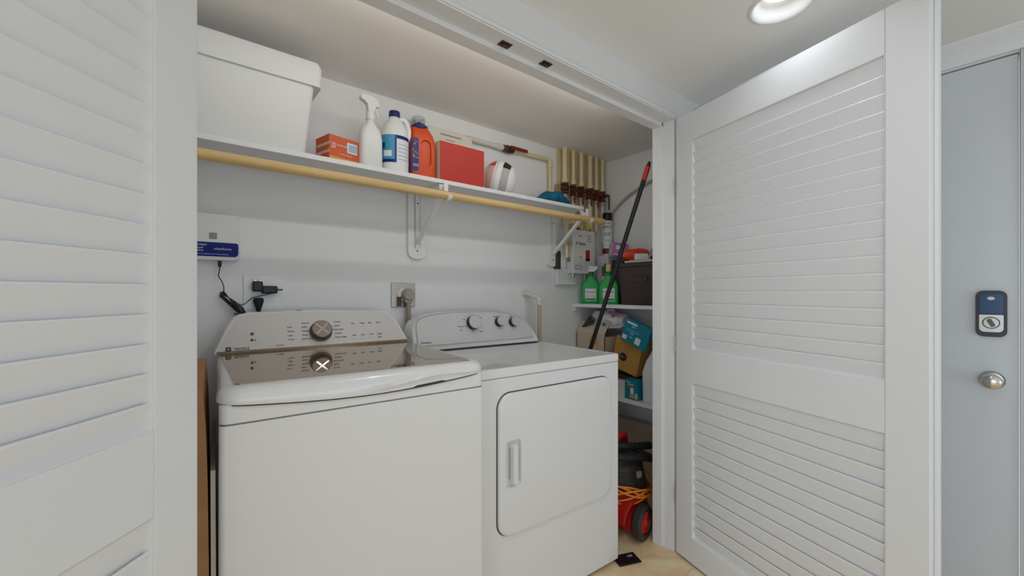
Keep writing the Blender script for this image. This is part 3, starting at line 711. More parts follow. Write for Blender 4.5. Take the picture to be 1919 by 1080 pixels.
# ------------------------------------------------------------ wall pipes
t = thing('supply_pipe', 'cream water pipe with brass valve running along the back wall above the shelf', 'pipe', (0, 0, 0))
m = MB(); m.tube([(1.20, 1.875, 2.03), (1.44, 1.875, 2.03)], .0135, 'creamw', 14); m.lathe([(.018, 0), (.018, .03)], 'creamw', T=Matrix.Translation((1.40, 1.875, 2.03)) @ Matrix.Rotation(R(90), 4, 'Y'), n=16); m.out('left_run', t)
m = MB(); m.tube([(1.52, 1.875, 2.03), (1.79, 1.875, 2.035), (1.815, 1.875, 2.03), (1.815, 1.875, 2.0), (1.815, 1.875, 1.715)], .0115, 'cream', 14); m.lathe([(.016, -.03), (.016, .02)], 'cream', (1.815, 1.875, 2.02), 16); m.out('right_run', t)
m = MB(); TV = Matrix.Translation((1.48, 1.875, 2.03)) @ Matrix.Rotation(R(90), 4, 'Y')
m.lathe([(.016, -.04), (.019, -.035), (.019, -.02), (.022, -.016), (.022, .016), (.019, .02), (.019, .034), (.016, .038)], 'brass', T=TV, n=12); m.lathe([(.009, 0), (.009, .03)], 'brass', T=Matrix.Translation((1.48, 1.875, 2.03)) @ Matrix.Rotation(R(90), 4, 'X'), n=10); m.out('valve_body', t)
m = MB(); m.box((1.475, 1.838, 2.024), (1.60, 1.846, 2.042), 'redlev'); m.out('lever', t, bevel=.002)

tag(MB().box((1.895, 1.885, 1.70), (2.345, 1.8995, ZC - .001), 'backing').out('pipe_backing_panel'), 'cream backing panel behind the six valve pipes', 'panel')
tag(MB().box((1.87, 1.868, 1.84), (2.33, 1.8845, 1.895), 'ply').out('wooden_cleat', bevel=.001), 'wooden cleat the valves are fixed to', 'wood strip')
PX = [1.925, 2.005, 2.083, 2.170, 2.237, 2.303]
words = ['first from the left', 'second from the left', 'third from the left', 'third from the right', 'second from the right', 'first from the right']
for i, x in enumerate(PX):
    t = thing('valve_pipe', 'cream vertical water pipe with bronze valve, %s in the row of six' % words[i], 'pipe', (x, 1.852, 0), group='vertical valve pipes in the corner')
    rr = (.0165, .0125, .0145, .017, .0125, .0125)[i]
    m = MB(); m.tube([(0, 0, 1.90), (0, 0, ZC - .001)], rr, 'cream', 14); m.lathe([(rr + .004, 1.905), (rr + .004, 1.935)], 'cream', n=16); m.out('upper_pipe', t)
    m = MB(); m.tube([(0, 0, 1.62 if i < 5 else 1.55), (0, 0, 1.83)], rr * .9, 'cream' if i % 2 == 0 else 'creamw', 14); m.lathe([(rr + .003, 1.80), (rr + .003, 1.83)], 'tan', n=16)
    if i in (3, 5): m.lathe([(rr + .003, 1.70), (rr + .003, 1.72)], 'cream', n=16); m.lathe([(rr + .003, 1.65), (rr + .003, 1.67)], 'cream', n=16)
    m.out('lower_pipe', t)
    m = MB(); m.lathe([(rr, 1.83), (rr + .009, 1.835), (rr + .009, 1.85), (rr + .004, 1.853), (rr + .012, 1.862), (rr + .012, 1.878), (rr + .004, 1.886), (rr + .009, 1.89), (rr + .009, 1.903), (rr, 1.907)], 'brass', n=8)
    m.lathe([(.010, 0), (.010, .034), (.006, .036)], 'brass', T=Matrix.Translation((0, 0, 1.87)) @ Matrix.Rotation(R(90), 4, 'X'), n=10); m.out('valve', t, flat=True)
    if i: m = MB(); m.box((-.034 if i < 5 else .018, -.042, 1.775), (-.024 if i < 5 else .028, -.036, 1.872), 'redlev'); m.box((-.034 if i < 5 else 0, -.042, 1.862), (.004 if i < 5 else .028, -.036, 1.88), 'redlev'); m.out('handle', t, bevel=.001)
# lower left small pipes and fittings near bracket
t = thing('fitting_pipe', 'cream pipe loop below the rod left of the wall heater', 'pipe', (0, 0, 0))
m = MB(); m.tube([(1.91, 1.82, 1.42), (1.91, 1.82, 1.62), (1.925, 1.82, 1.645), (1.985, 1.82, 1.65)], .012, 'cream', 12, 6); m.lathe([(.016, 1.5), (.016, 1.53)], 'cream', (1.91, 1.82, 0), 14); m.out('pipe_run', t)
MB().box((1.895, 1.80, 1.50), (1.94, 1.835, 1.53), 'tan').out('clamp', t, bevel=.002)
t = thing('yellow_gas_pipe', 'yellow flexible connector above the wall heater', 'pipe', (0, 0, 0))
m = MB(); m.tube([(2.02, 1.83, 1.613), (2.03, 1.82, 1.66), (2.06, 1.818, 1.685), (2.10, 1.82, 1.66), (2.13, 1.83, 1.613)], .013, M.setdefault('yel', mat('yellow_jacket', (222, 190, 60), .5)), 12, 6); m.out('hose', t)
m = MB(); m.lathe([(.015, 0), (.015, .02)], 'brass', (2.02, 1.83, 1.609), 8); m.lathe([(.015, 0), (.015, .02)], 'brass', (2.13, 1.83, 1.609), 8); m.out('nut', t)
# heater
t = thing('wall_heater', 'white wall-mounted water heater box with a red label and handwriting', 'water heater', (1.965, 1.899, 1.323))
MB().box((0, -.085, 0), (.212, 0, .285), 'plastic').out('housing', t, bevel=.004, seg=3)
m = MB(); m.box((.118, -.0868, .10), (.158, -.085, .155), 'redp'); m.box((.118, -.0868, .083), (.158, -.085, .10), 'black'); m.out('red_label', t)
m = MB(); m.lathe([(.011, 0), (.011, .0012), (.001, .0012)], M.setdefault('lime', mat('lime', (150, 190, 70), .5)), T=Matrix.Translation((.07, -.085, .105)) @ Matrix.Rotation(R(90), 4, 'X'), n=16, sy=.7); m.out('green_mark', t)
m = MB(); m.box((.02, -.0862, .028), (.075, -.085, .031), 'print'); m.box((.02, -.0862, .05), (.075, -.085, .053), 'print'); m.box((.02, -.0862, .028), (.022, -.085, .053), 'print'); m.box((.073, -.0862, .028), (.075, -.085, .053), 'print'); m.out('rating_plate', t)
text('In House', .036, 'printdk', t, (.02, -.0858, .185), FRONT, 'handwriting', shear=.3, sx=.72)
text('Water', .014, 'print', t, (.05, -.0858, .24), FRONT)
for k in range(3): text('ON  PUSH', .009, 'print', t, (.13, -.0858, .245 - k * .016), FRONT)
m = MB(); m.box((-.001, -.06, .075), (0, -.03, .105), 'cable'); m.out('side_vent', t)
m = MB(); m.tube([(.16, -.04, 0), (.16, -.04, -.20)], .009, 'tan', 10); m.tube([(.045, -.04, 0), (.045, -.04, -.02)], .010, 'steel', 10); m.out('outlet_pipe', t)
t = thing('junction_box', 'white junction box with a black cover strip left of the wall heater', 'electrical box', (1.88, 1.899, 1.25))
MB().box((0, -.03, 0), (.17, 0, .10), 'trim').out('lower_box', t, bevel=.003)
MB().box((.03, -.03, .10), (.075, 0, .26), 'trim').out('riser', t, bevel=.003)
MB().box((-.01, -.035, .10), (.022, 0, .215), 'brownbin').out('black_strip', t, bevel=.003)

# conduit and wires on right wall
t = thing('flexible_conduit', 'grey flexible conduit sloping up the right closet wall', 'conduit', (0, 0, 0))
m = MB(); m.tube([(2.362, 1.84, 1.70), (2.362, 1.79, 1.775), (2.362, 1.70, 1.84), (2.362, 1.60, 1.885), (2.362, 1.50, 1.92), (2.362, 1.35, 1.975), (2.362, 1.2, 2.03)], .009, 'tan', 10, 6); m.out('conduit_tube', t)
t = thing('hanging_wire', 'thin dark wires hanging in loops on the right closet wall', 'wire', (0, 0, 0))
m = MB(); m.tube([(2.374, 1.44, 1.80), (2.37, 1.46, 1.70), (2.374, 1.44, 1.62), (2.37, 1.47, 1.52), (2.374, 1.46, 1.40)], .0015, 'printdk', 6, 8)
m.tube([(2.374, 1.50, 1.72), (2.37, 1.46, 1.62), (2.374, 1.43, 1.55), (2.37, 1.42, 1.45), (2.374, 1.43, 1.38)], .0013, 'printdk', 6, 8); m.tube([(2.37, 1.48, 1.56), (2.372, 1.46, 1.48), (2.37, 1.45, 1.40)], .0013, 'printdk', 6, 6); m.out('wire_loops', t)

# ------------------------------------------------------------ back wall electrics
t = thing('wall_device', 'white wall-mounted box with a blue label and grey square button', 'wall box', (-.035, 1.899, 1.318))
MB().prism(rrect(0, 0, .209, .172, .014), -.034, 0, 'plastic', 'y').out('housing', t, bevel=.004, seg=3)
MB().prism(rrect(.0, .014, .204, .066, [.014, .008, .004, .004]), -.0352, -.033, 'lblue', 'y').out('blue_label', t)
MB().box((.115, -.037, .078), (.138, -.033, .101), 'cable').out('button', t, bevel=.002)
text('wheelhome', .0115, 'labelw', t, (.128, -.0356, .039), FRONT, sx=1.0, shear=.1)
text('unique', .012, 'labelw', t, (.075, -.0356, .053), FRONT); text('water', .010, 'labelw', t, (.075, -.0356, .042), FRONT); text('safety', .010, 'labelw', t, (.075, -.0356, .032), FRONT)
text('www.wheelhome.com / leak protection', .0058, 'labelw', t, (.08, -.0356, .021), FRONT)
# outlet plate, adapter, plug
t = thing('laundry_outlet_plate', 'flush white outlet plate behind the black adapter', 'outlet', (.188, 1.899, 1.09))
MB().box((0, -.005, 0), (.135, 0, .18), 'trim').out('plate', t, bevel=.002)
t = thing('power_adapter', 'black plug-in power adapter above the washer', 'power adapter', (.215, 1.893, 1.195))
m = MB(); m.box((0, -.036, .008), (.034, 0, .048), 'black'); m.box((.03, -.034, 0), (.085, -.004, .030), 'black'); m.out('housing', t, bevel=.006, seg=3)
m = MB(); m.box((.084, -.022, .012), (.104, -.016, .018), 'black'); m.box((.006, -.03, .048), (.012, -.02, .054), 'steel'); m.box((.022, -.03, .048), (.028, -.02, .054), 'steel'); m.out('prong', t)
t = thing('adapter_cable', 'thin black cable bundled with a tie hanging below the white wall box', 'cable', (0, 0, 0))
m = MB(); y = 1.872
m.lathe([(.006, 0), (.0055, -.018), (.003, -.024)], 'black', (.112, y, 1.317), 10)
m.tube([(.112, y, 1.297), (.11, y, 1.275), (.108, y, 1.26), (.118, y, 1.24), (.124, y, 1.22), (.124, y, 1.196)], .0018, 'black', 6, 6)
m.tube([(.288, y, 1.197), (.26, y, 1.19), (.22, y, 1.18), (.205, y, 1.17), (.19, y, 1.155), (.165, y, 1.15)], .0018, 'black', 6, 6)
for k in range(6):
    o1 = (k - 2.5) * .0026
    m.tube([(.118 + o1, y - .002 * (k % 2), 1.185), (.113, y, 1.193 + o1), (.124, y, 1.196 - o1), (.150, y + o1, 1.166 + o1), (.178, y, 1.135 + o1 * 2), (.192, y, 1.122), (.183 + o1, y, 1.116), (.165, y, 1.132 + o1), (.142, y, 1.158 + o1), (.118 + o1, y, 1.185)], .0016, 'black', 6, 5)
m.tube([(.143, y - .007, 1.150), (.148, y - .009, 1.160), (.156, y - .007, 1.168)], .0035, 'black', 8); m.out('cable_bundle', t)
t = thing('black_round_plug', 'flared black cord plug standing behind the washer console', 'plug', (.235, 1.868, 1.02))
MB().lathe([(.005, 0), (.006, .095), (.0095, .115), (.017, .14), (.0185, .152), (.014, .158), (.001, .159)], 'black', n=18).out('plug_body', t)
MB().tube([(0, 0, .0), (-.0, 0, .09)], .0055, 'black', 10).out('cord', t)
t = thing('wire_tie', 'short black bar lying on top of the washer console', 'clip', (.15, 1.80, 1.118)); MB().box((0, -.006, 0), (.058, .006, .006), 'black').out('bar', t, bevel=.001)
t = thing('small_hose_clip', 'small off-white clip lying on the back of the washer console', 'clip', (.36, 1.795, 1.123))
m = MB(); m.tube([(-.09, 0, -.003), (-.04, 0, .003), (0, 0, .004), (.03, 0, .004)], .0025, 'creamw', 6, 4); m.box((-.005, -.004, .0), (.012, .004, .008), 'cable'); m.out('clip_body', t)
t = thing('dryer_outlet', 'square steel outlet plate behind the dryer', 'outlet', (.783, 1.899, 1.128))
MB().box((0, -.008, 0), (.122, 0, .118), 'steel').out('plate', t, bevel=.003)
m = MB(); m.lathe([(.033, 0), (.032, .006), (.001, .007)], 'plastic', T=Matrix.Translation((.06, -.008, .062)) @ Matrix.Rotation(R(90), 4, 'X'), n=28); m.box((.028, -.022, .004), (.044, -.008, .05), 'brass'); m.out('socket', t)
t = thing('dryer_power_plug', 'round grey dryer plug with a thick cord hanging from the steel outlet', 'plug', (.858, 1.885, 1.188))
MB().lathe([(.030, 0), (.031, .01), (.029, .03), (.024, .036), (.001, .037)], 'plug', T=Matrix.Rotation(R(90), 4, 'X'), n=28).out('plug_head', t)
m = MB(); m.box((-.02, -.03, -.04), (.02, -.003, .0), 'plug'); m.out('strain_relief', t, bevel=.006, seg=3)
MB().tube([(0, -.016, -.035), (.0, -.016, -.1), (-.002, -.014, -.16), (-.006, -.012, -.3), (-.006, -.012, -.6)], .0115, 'cable', 12, 4).out('cord', t)
t = thing('drain_pipe', 'off-white elbow and tan vertical pipe on the wall right of the dryer console', 'pipe', (1.632, 1.9, 0))
m = MB(); m.tube([(-.012, -.001, 1.196), (0, -.05, 1.182), (.01, -.11, 1.162)], .011, 'creamw', 12, 4); m.lathe([(.022, 0), (.021, .006), (.012, .01)], 'creamw', T=Matrix.Translation((-.012, -.001, 1.196)) @ Matrix.Rotation(R(90), 4, 'X'), n=18); m.ball((.01, -.115, 1.155), .0155, 'creamw', 14); m.lathe([(.015, 1.125), (.015, 1.158)], 'creamw', (.01, -.115, 0), 16); m.out('elbow', t)
MB().tube([(.01, -.115, .0), (.01, -.115, 1.13)], .0115, 'tan', 14).out('riser', t)

# ------------------------------------------------------------ right-hand shelves
XS = 2.05
for z, nm in ((1.124, 'white side shelf holding green bottles and the dark bin'), (.566, 'lower white side shelf holding boxes beside the dryer')):
    t = thing('side_shelf', nm, 'shelf', (XS, 0, z))
    MB().box((0, 1.121, -.022), (XR - XS - .001, YB - .001, 0), 'trim').out('board', t, bevel=.0015)
    MB().box((.005, YB - .02, -.05), (XR - XS - .002, YB - .001, -.022), 'trim').out('cleat', t)
ZA, ZB = 1.124, .566
# green sprayers
def green(loc, rz, label, cap):
    t = thing('green_spray_bottle', label, 'spray bottle', loc, rz, group='green bottles on the side shelf')
    def gl_(z, a, d, r, ox=0): return [(x + ox, y, z) for x, y in rrect(-a, -d, a, d, r, 5)]
    MB().loft([gl_(0, .057, .034, .012), gl_(.004, .060, .036, .013), gl_(.118, .060, .036, .014), gl_(.138, .054, .033, .018), gl_(.158, .036, .026, .016), gl_(.176, .021, .018, .015), gl_(.20, .0165, .0165, .0155), gl_(.206, .0165, .0165, .0155)], 'green').out('bottle_body', t)
    MB().lathe([(.0185, .182), (.019, .184), (.019, .206), (.016, .21)], 'greend', n=24).out('collar', t)
    m = MB(); m.box((-.04, -.037, .02), (.036, -.0355, .1), 'labelw'); m.box((-.04, -.0374, .012), (-.036, -.0365, .1), 'greend'); m.box((-.035, -.0376, .024), (.033, -.0365, .036), 'greend'); m.out('label', t)
    text('Miracle', .026, 'redp', t, (-.033, -.0375, .07), FRONT, sx=.8, depth=.0008); text('plant food', .013, 'greend', t, (-.03, -.0375, .048), FRONT)
    if cap == 'spray':
        m = MB(); pr = [(-.022, .212), (.02, .212), (.038, .222), (.05, .238), (.046, .25), (-.02, .252), (-.03, .235)]
        m.loft([[(x, -.012, z) for x, z in pr], [(x, .012, z) for x, z in pr]], 'labelw'); m.box((-.034, -.006, .205), (-.028, .006, .24), 'redlev'); m.out('spray_head', t, bevel=.003)
    else:
        MB().lathe([(.017, .208), (.017, .25), (.013, .255), (.001, .255)], 'yellow' if False else M.setdefault('paleyel', mat('pale_yellow', (214, 190, 130), .5)), n=20).out('cap', t)
    return t
green((2.13, 1.812, ZA), R(-50), 'green bottle with a white spray head, leftmost on the side shelf', 'spray')
green((2.125, 1.66, ZA), R(-50), 'green bottle with a pale yellow cap, crossed by the black pole', 'cap')
t = thing('small_spray_bottle', 'small white bottle with a red collar between the two green bottles', 'spray bottle', (2.205, 1.752, ZA))
MB().lathe([(.03, 0), (.032, .005), (.032, .12), (.024, .16), (.013, .185)], 'whitefilm', n=24).out('bottle_body', t); MB().lathe([(.016, .182), (.016, .205)], 'redp', n=18).out('collar', t)
m = MB(); m.box((-.015, -.014, .205), (.018, .014, .25), 'greend'); m.tube([(0, 0, .248), (0, 0, .268)], .005, 'black', 8); m.out('spray_head', t, bevel=.003)
MB().lathe([(.0325, .10), (.0325, .14)], 'blue', n=24).out('blue_band', t)
# spray can on heater side: stands on upper side of the stack on shelf back corner
t = thing('tall_spray_can', 'tall spray can with a black cap and printed white label', 'spray can', (2.292, 1.80, 1.452))
MB().lathe([(.0315, 0), (.033, .003), (.033, .235), (.030, .24)], 'labelw', n=30).out('can_body', t)
MB().lathe([(.031, .238), (.0335, .240), (.0335, .288), (.031, .292), (.001, .292)], 'black', n=30).out('cap', t)
m = MB()
for a0, z0, z1, mm in ((0, .01, .048, 'redlev'),): m.lathe([(.0334, z0), (.0334, z1)], mm, n=30)
m.out('label_band', t)
rz_ = R(-50)
for s_, z, sz in (('SPRAY', .185, .026), ('ZAP', .135, .030), ('POWER', .214, .014), ('multi-use', .10, .012)):
    text(s_, sz, 'printdk', t, Matrix.Rotation(rz_, 4, 'Z') @ Vector((0, -.0335, z)), Matrix.Rotation(rz_, 4, 'Z') @ Matrix.Rotation(R(90), 4, 'X'), align='CENTER', sx=.75)
t = thing('pink_carton', 'pale carton in the back corner of the side shelf, the spray can on top', 'box', (2.255, 1.76, ZA))
MB().box((0, 0, 0), (.10, .10, .327), 'whitefilm').out('carton', t, bevel=.002)
# purple pack
t = thing('purple_package', 'purple and white wrapped package tilted on top of the dark items', 'package', (2.255, 1.682, 1.475), rot=(R(0), R(8), R(-36)))
m = MB(); m.loft([[(x, -.04, z) for x, z in rrect(-.052, -.045, .052, .045, .012)], [(x, -.046, z) for x, z in rrect(-.045, -.038, .045, .038, .012)]], 'purple'); m.loft([[(x, -.04, z) for x, z in rrect(-.052, -.045, .052, .045, .012)], [(x, .04, z) for x, z in rrect(-.052, -.045, .052, .045, .012)]], 'whitefilm'); m.out('wrapper', t)
m = MB(); m.lathe([(.015, 0), (.015, .001), (.001, .001)], 'labelw', T=Matrix.Translation((-.018, -.046, .015)) @ Matrix.Rotation(R(90), 4, 'X'), n=18); m.box((-.04, -.047, -.035), (.04, -.046, -.028), 'labelw'); m.out('print_mark', t)
t = thing('black_roll', 'black ring-shaped roll under the purple package', 'roll', (2.285, 1.685, ZA))
m = MB(); m.lathe([(.03, 0), (.055, 0), (.057, .004), (.057, .285), (.055, .29), (.03, .29)], 'dkgrey', n=28); m.out('roll_body', t)
# dark bin
t = thing('dark_brown_bin', 'dark brown plastic bin on the side shelf next to the door jamb', 'bin', (2.215, 1.405, ZA))
def bl(z, a, d, r=.04): return [(x, y, z) for x, y in rrect(-a, -d, a, d, r, 6)]
m = MB(); m.loft([bl(0, .125, .138), bl(.008, .13, .143), bl(.225, .14, .153), bl(.228, .148, .161), bl(.248, .15, .163), bl(.25, .142, .155), bl(.235, .136, .15), bl(.02, .122, .135)], 'brownbin'); m.out('bin_body', t)
m = MB(); m.loft([[(-.141 + .0, y, z) for y, z in rrect(-.06, .14, .06, .165, .008)], [(-.146, y, z) for y, z in rrect(-.06, .14, .06, .165, .008)]], 'brownbin'); m.out('bin_handle', t)
# in/on the bin
t = thing('bin_tray', 'pale flat tray resting across the dark bin', 'tray', (2.20, 1.40, ZA + .251)); MB().box((-.13, -.14, 0), (.13, .10, .012), 'cardpale').out('tray', t, bevel=.003)
t = thing('red_white_package', 'red and white plastic package on top of the dark bin', 'package', (2.13, 1.47, ZA + .264), R(-40))
m = MB(); rings = []
for i in range(12):
    u = i / 11; x = -.085 + .17 * u; e = math.sin(math.pi * (u * .9 + .05)) ** .5
    rings.append([(x, .032 * math.cos(a) * e, max(0, .034 + .034 * math.sin(a) * e + .014 * u + noise.noise(Vector((x * 30, a, 1))) * .008)) for a in [2 * math.pi * j / 14 for j in range(14)]])
m.loft(rings, 'redfilm', mlist=['redfilm'] * 6 + ['redfilm'] * 5); m.out('red_wrapper', t)
MB().box((-.01, -.045, .002), (.07, -.022, .042), 'labelw').out('white_panel', t, bevel=.006)
t = thing('clear_bottle', 'clear bottle with a blue base lying on the dark bin', 'bottle', (2.20, 1.36, ZA + .264))
MB().lathe([(.038, .0), (.04, .004), (.04, .055), (.03, .075), (.012, .09)], 'clear', n=24).out('bottle_body', t); MB().lathe([(.041, .004), (.041, .026)], 'lblue', n=24).out('blue_base', t); MB().lathe([(.013, .088), (.013, .10), (.001, .10)], 'redlev', n=16).out('cap', t)

# pole
A = Vector((1.792, 1.150, 1.842)); Bp = Vector((1.7345, 1.8235, .004)); dv = (A - Bp).normalized()
t = thing('black_pole', 'long black pole with a red grip ring leaning against the jamb behind the dryer', 'pole', Bp)
L = (A - Bp).length
MB().tube([dv * .0, dv * (L - .09)], .0115, 'black', 14).out('shaft', t)
MB().tube([dv * (L - .09), dv * (L - .08), dv * (L - .03), dv * (L - .022)], lambda u: .0125 if .1 < u < .9 else .0115, 'redp', 14).out('red_ring', t)
MB().tube([dv * (L - .022), dv * (L - .01), dv * L], lambda u: .0115 - .006 * u, 'black', 14).out('tip', t)

# ------------------------------------------------------------ lower shelf things
t = thing('pale_cardboard_box', 'open pale cardboard box at the back of the lower side shelf', 'box', (2.08, 1.655, ZB))
m = MB()
for lo, hi in (((0, 0, 0), (.004, .235, .37)), ((.27, 0, 0), (.274, .235, .37)), ((0, 0, 0), (.274, .004, .35)), ((0, .231, 0), (.274, .235, .37)), ((0, 0, 0), (.274, .235, .004))): m.box(lo, hi, 'cardpale')
m.out('carton', t)
m = MB(); m.loft([[(0, 0, .37), (0, .235, .37), (.003, .235, .37), (.003, 0, .37)], [(.05, 0, .44), (.05, .235, .44), (.053, .235, .438), (.053, 0, .438)]], 'cardpale'); m.out('flap', t)
m = MB(); m.box((-.0008, .06, .29), (0, .12, .35), 'yellow'); m.out('yellow_mark', t)
t = thing('brown_carton', 'brown cardboard box with a round black mark, tilted forward on the lower side shelf', 'box', (2.10, 1.44, ZB + .13), rot=(R(0), R(0), R(0)))
TT = Matrix.Rotation(R(14), 4, 'X')
m = MB(); m.box((0, 0, 0), (.22, .19, .20), 'card', T=TT); m.out('carton', t, bevel=.002)
m = MB(); m.lathe([(.026, 0), (.026, .001), (.001, .001)], 'printdk', T=TT @ Matrix.Translation((-.0002, .115, .085)) @ Matrix.Rotation(R(-90), 4, 'Y'), n=28); m.out('round_mark', t)
text('BAG', .016, 'card', t, (TT @ Matrix.Translation((-.0015, .135, .079))).to_translation(), TT.to_3x3().to_4x4() @ Matrix.Rotation(R(-90), 4, 'Z') @ Matrix.Rotation(R(90), 4, 'X'))
t = thing('dark_storage_case', 'dark case on the lower side shelf under the tilted brown box', 'case', (2.12, 1.44, ZB)); MB().box((0, 0, 0), (.22, .19, .125), 'dkgrey').out('case_body', t, bevel=.006)
# white bag
t = thing('white_plastic_bag', 'white and purple plastic bag with small blue marks bulging out of the pale box', 'bag', (2.19, 1.70, ZB + .40))
m = MB(); rings = []
for i in range(14):
    u = i / 13; y = -.13 + .25 * u; e = math.sin(math.pi * (u * .9 + .05)) ** .45
    rings.append([((.085 * math.cos(a)) * e + .02 * noise.noise(Vector((a * 1.5, y * 14, 2))), y + .01 * noise.noise(Vector((a, y * 20, 7))), .055 + .06 * math.sin(a) * e + .03 * noise.noise(Vector((math.cos(a) * 2, math.sin(a) * 2, y * 18)))) for a in [2 * math.pi * j / 20 for j in range(20)]])
m.loft(rings, 'whitefilm'); m.out('bag_body', t, angle=25)
m = MB()
for k in range(9): m.ball((-.075 + random.random() * .05, -.11 + random.random() * .08, .075 + random.random() * .04), .014, 'purple', 10, sx=.9, sz=.6)
m.out('purple_print', t)
m = MB()
for (y, z) in ((.06, .055), (-.02, .03)): m.ball((-.085, y, z), .012, 'teal', 10, sx=.35)
m.out('blue_marks', t)
t = thing('dark_brush', 'dark brown flared brush head sticking out of the pale box', 'brush', (2.11, 1.845, ZB + .41), rot=(R(58), 0, R(-12)))
MB().lathe([(.009, -.06), (.012, -.01), (.017, .03), (.024, .07), (.026, .085), (.022, .086), (.001, .07)], 'brownbin', n=18).out('brush_head', t); MB().tube([(0, 0, -.06), (0, 0, -.12)], .006, 'redlev', 8).out('handle', t)
t = thing('teal_package', 'flat teal retail package tilted on top of the brown box', 'package', (2.066, 1.425, ZB + .39), rot=(R(20), R(0), R(0)))
m = MB(); m.box((0, -.095, -.07), (.03, .085, .07), 'teal'); m.out('package_body', t, bevel=.003)
m = MB(); m.box((-.001, -.05, -.055), (0, -.015, -.015), 'labelw'); m.box((-.001, .045, -.055), (0, .075, -.03), 'labelw'); m.box((-.001, -.03, .0), (0, .06, .016), 'cyan'); m.box((-.001, .0, .045), (0, .07, .056), 'labelw'); m.out('label', t)
for k, (s_, z) in enumerate((('filter', .03), ('refill', -.012), ('bags', -.032))): text(s_, .014, 'labelw', t, (-.0012, .03, z), Matrix.Rotation(R(-90), 4, 'Z') @ Matrix.Rotation(R(90), 4, 'X'))
t = thing('white_square_jug', 'white plastic container at the front of the lower side shelf by the jamb', 'container', (2.16, 1.31, ZB))
m = MB(); m.loft([bl(0, .07, .085, .02), bl(.17, .072, .088, .02), bl(.235, .06, .07, .02), bl(.30, .035, .045, .02), bl(.31, .03, .04, .02)], 'bin'); m.out('container_body', t, bevel=.002)
MB().lathe([(.016, 0), (.016, .003), (.001, .003)], 'black', T=Matrix.Translation((-.055, -.02, .25)) @ Matrix.Rotation(R(-70), 4, 'Y'), n=18).out('spout_hole', t)
t = thing('small_teal_box', 'small teal box with orange and white print at the lower side shelf edge', 'box', (2.07, 1.405, ZB))
MB().box((0, 0, 0), (.05, .09, .118), 'teal').out('carton', t, bevel=.0015)
m = MB(); m.box((-.001, .03, .03), (0, .052, .07), 'labelw'); m.box((-.001, .028, .012), (0, .055, .034), 'yellow'); m.box((-.001, .004, .008), (0, .022, .04), 'cardpale'); m.box((-.001, .03, .082), (0, .07, .092), 'yellow'); m.out('print', t)
text('lamp', .016, 'labelw', t, (-.0012, .08, .097), Matrix.Rotation(R(-90), 4, 'Z') @ Matrix.Rotation(R(90), 4, 'X'))
t = thing('small_white_box', 'small white box behind the small teal box on the lower side shelf', 'box', (2.075, 1.502, ZB)); MB().box((0, 0, 0), (.04, .11, .10), 'whitefilm').out('carton', t, bevel=.002)

# low board behind the vacuum
t = thing('leaning_panel', 'pale panel leaning on the right wall under the lower side shelf', 'panel', (2.30, 1.15, 0)); MB().box((0, 0, 0), (.06, .60, .36), 'cardpale').out('panel_body', t, bevel=.002)

# ------------------------------------------------------------ vacuum
t = thing('shop_vacuum', 'red and black wheeled canister vacuum on the floor between dryer and jamb', 'vacuum cleaner', (1.80, 1.345, 0))
m = MB(); m.lathe([(.10, .035), (.135, .045), (.148, .09), (.150, .17), (.155, .185), (.155, .20), (.14, .205)], 'redp', n=36); m.out('tank', t)
m = MB(); m.lathe([(.145, .20), (.146, .215), (.135, .26), (.125, .31), (.10, .345), (.06, .36), (.001, .362)], 'dkgrey', n=36); m.out('motor_housing', t)
m = MB()
for k in range(7):
    z = .235 + k * .011
    m.tube([((.137 - (z - .26) * .2) * math.cos(a), (.137 - (z - .26) * .2) * math.sin(a), z) for a in [R(-165 + 8 * i) for i in range(9)]], .002, 'black', 6)
m.box((-.02, -.142, .27), (.005, -.118, .30), 'cable'); m.out('vent_ribs', t)
m = MB(); m.tube([(-.10, -.04, .345), (-.09, -.04, .42), (-.05, -.03, .445), (.05, .0, .44), (.09, .02, .40), (.10, .03, .34)], .016, 'redp', 12, 5); m.out('carry_handle', t)
m = MB()
pts = spline([Vector(p) for p in [(-.17, -.08, .40), (-.08, -.12, .385), (.02, -.135, .365), (.12, -.12, .33), (.2, -.02, .30), (.19, .12, .33), (.05, .16, .37), (-.08, .10, .39), (-.05, -.02, .405), (.06, -.08, .395), (.15, -.10, .385)]], 14)
m.tube(pts, lambda u: .019 + .0018 * math.sin(u * 620), 'hose', 12); m.out('hose', t)
m = MB()
for (wx, wy) in ((-.055, -.185), (.15, .05)):
    pass
TW = Matrix.Translation((-.055, -.185, .084)) @ Matrix.Rotation(R(10), 4, 'Z') @ Matrix.Rotation(R(90), 4, 'X')
wl = MB().lathe([(.055, -.02), (.078, -.02), (.084, -.014), (.084, .014), (.078, .02), (.055, .02), (.052, .012), (.052, -.012)], 'dkgrey', T=TW, n=40).out('wheel', t)
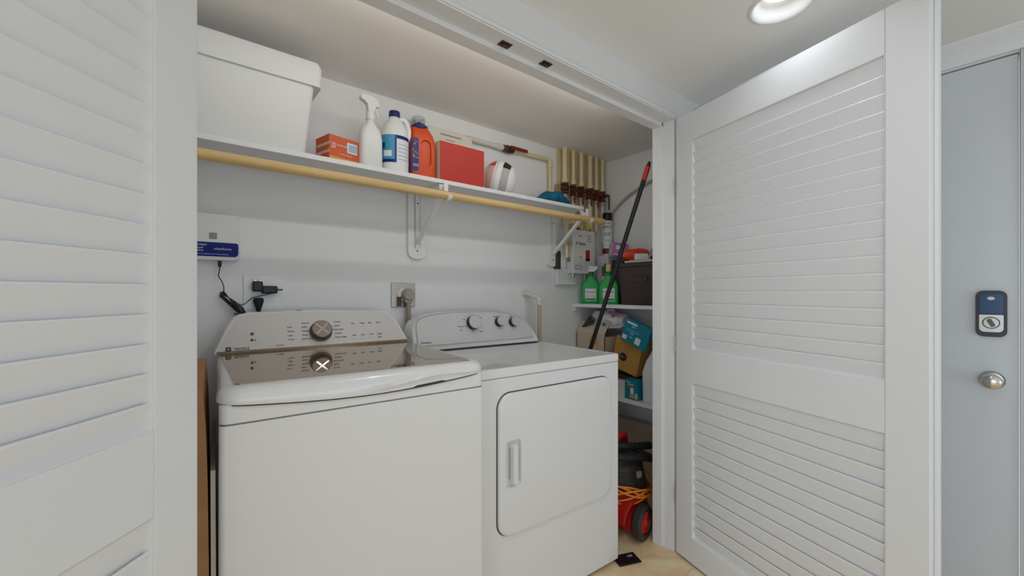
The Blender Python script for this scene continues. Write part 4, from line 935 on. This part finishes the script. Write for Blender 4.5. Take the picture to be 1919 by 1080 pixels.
m = MB(); m.lathe([(.052, -.01), (.052, .012), (.045, .014), (.02, .016), (.016, .024), (.001, .025)], 'redp', T=TW, n=36)
for k in range(5): m.box((.014, -.005, .012), (.05, .005, .021), 'redp', T=TW @ Matrix.Rotation(R(72 * k), 4, 'Z'))
m.out('hub', wl)
m = MB(); m.box((-.10, -.150, .03), (-.02, -.06, .13), 'redp')
arc_o = [(-.055 + .112 * math.cos(R(10 + 165 * i / 14)), .08 + .108 * math.sin(R(10 + 165 * i / 14))) for i in range(15)]
arc_i = [(-.055 + .096 * math.cos(R(10 + 165 * i / 14)), .08 + .093 * math.sin(R(10 + 165 * i / 14))) for i in range(15)][::-1]
m.prism(arc_o + arc_i, -.158, -.10, 'redp', 'y'); m.out('wheel_fender', t, bevel=.003)
for (cx, cy) in ((-.10, .09), (.11, .07), (.09, -.1)):
    m = MB(); m.ball((cx, cy, .026), .026, 'black', 16); m.tube([(cx, cy, .03), (cx, cy, .06)], .01, 'black', 8); m.out('caster', t)
t = thing('orange_extension_cord', 'coiled orange extension cord draped over the red and black vacuum', 'cord', (1.80, 1.345, 0))
m = MB()
for k in range(6):
    z0 = .178 + k * .008; r0 = .163 + (k % 3) * .007
    pts = [(r0 * math.cos(a) , r0 * math.sin(a), z0 - .03 * math.sin((a + k * .5) * 2) - .02 * math.cos(a)) for a in [R(-200 + 12 * i) for i in range(20 + k)]]
    m.tube(pts, .0052, 'cord', 8, 2)
m.out('cord_coil', t)

t = thing('black_packet', 'small flat black packet with white lettering on the floor by the dryer corner', 'packet', (1.555, 1.115, .001), R(-22))
m = MB(); m.prism([(-.055, -.035), (.055, -.035), (.055, .035), (-.055, .035)], 0, .005, 'black', 'z'); m.out('packet_body', t, bevel=.001)
text('Lilli', .018, 'labelw', t, (.012, .008, .0053)); 
t = thing('black_strap', 'crumpled black strap on the floor behind the black packet', 'strap', (1.58, 1.19, .003)); MB().tube([(-.04, .03, .01), (-.02, .0, .05), (0, .02, .075), (.01, .03, .03), (.0, .05, .004)], .007, 'black', 8, 5).out('strap_loop', t)
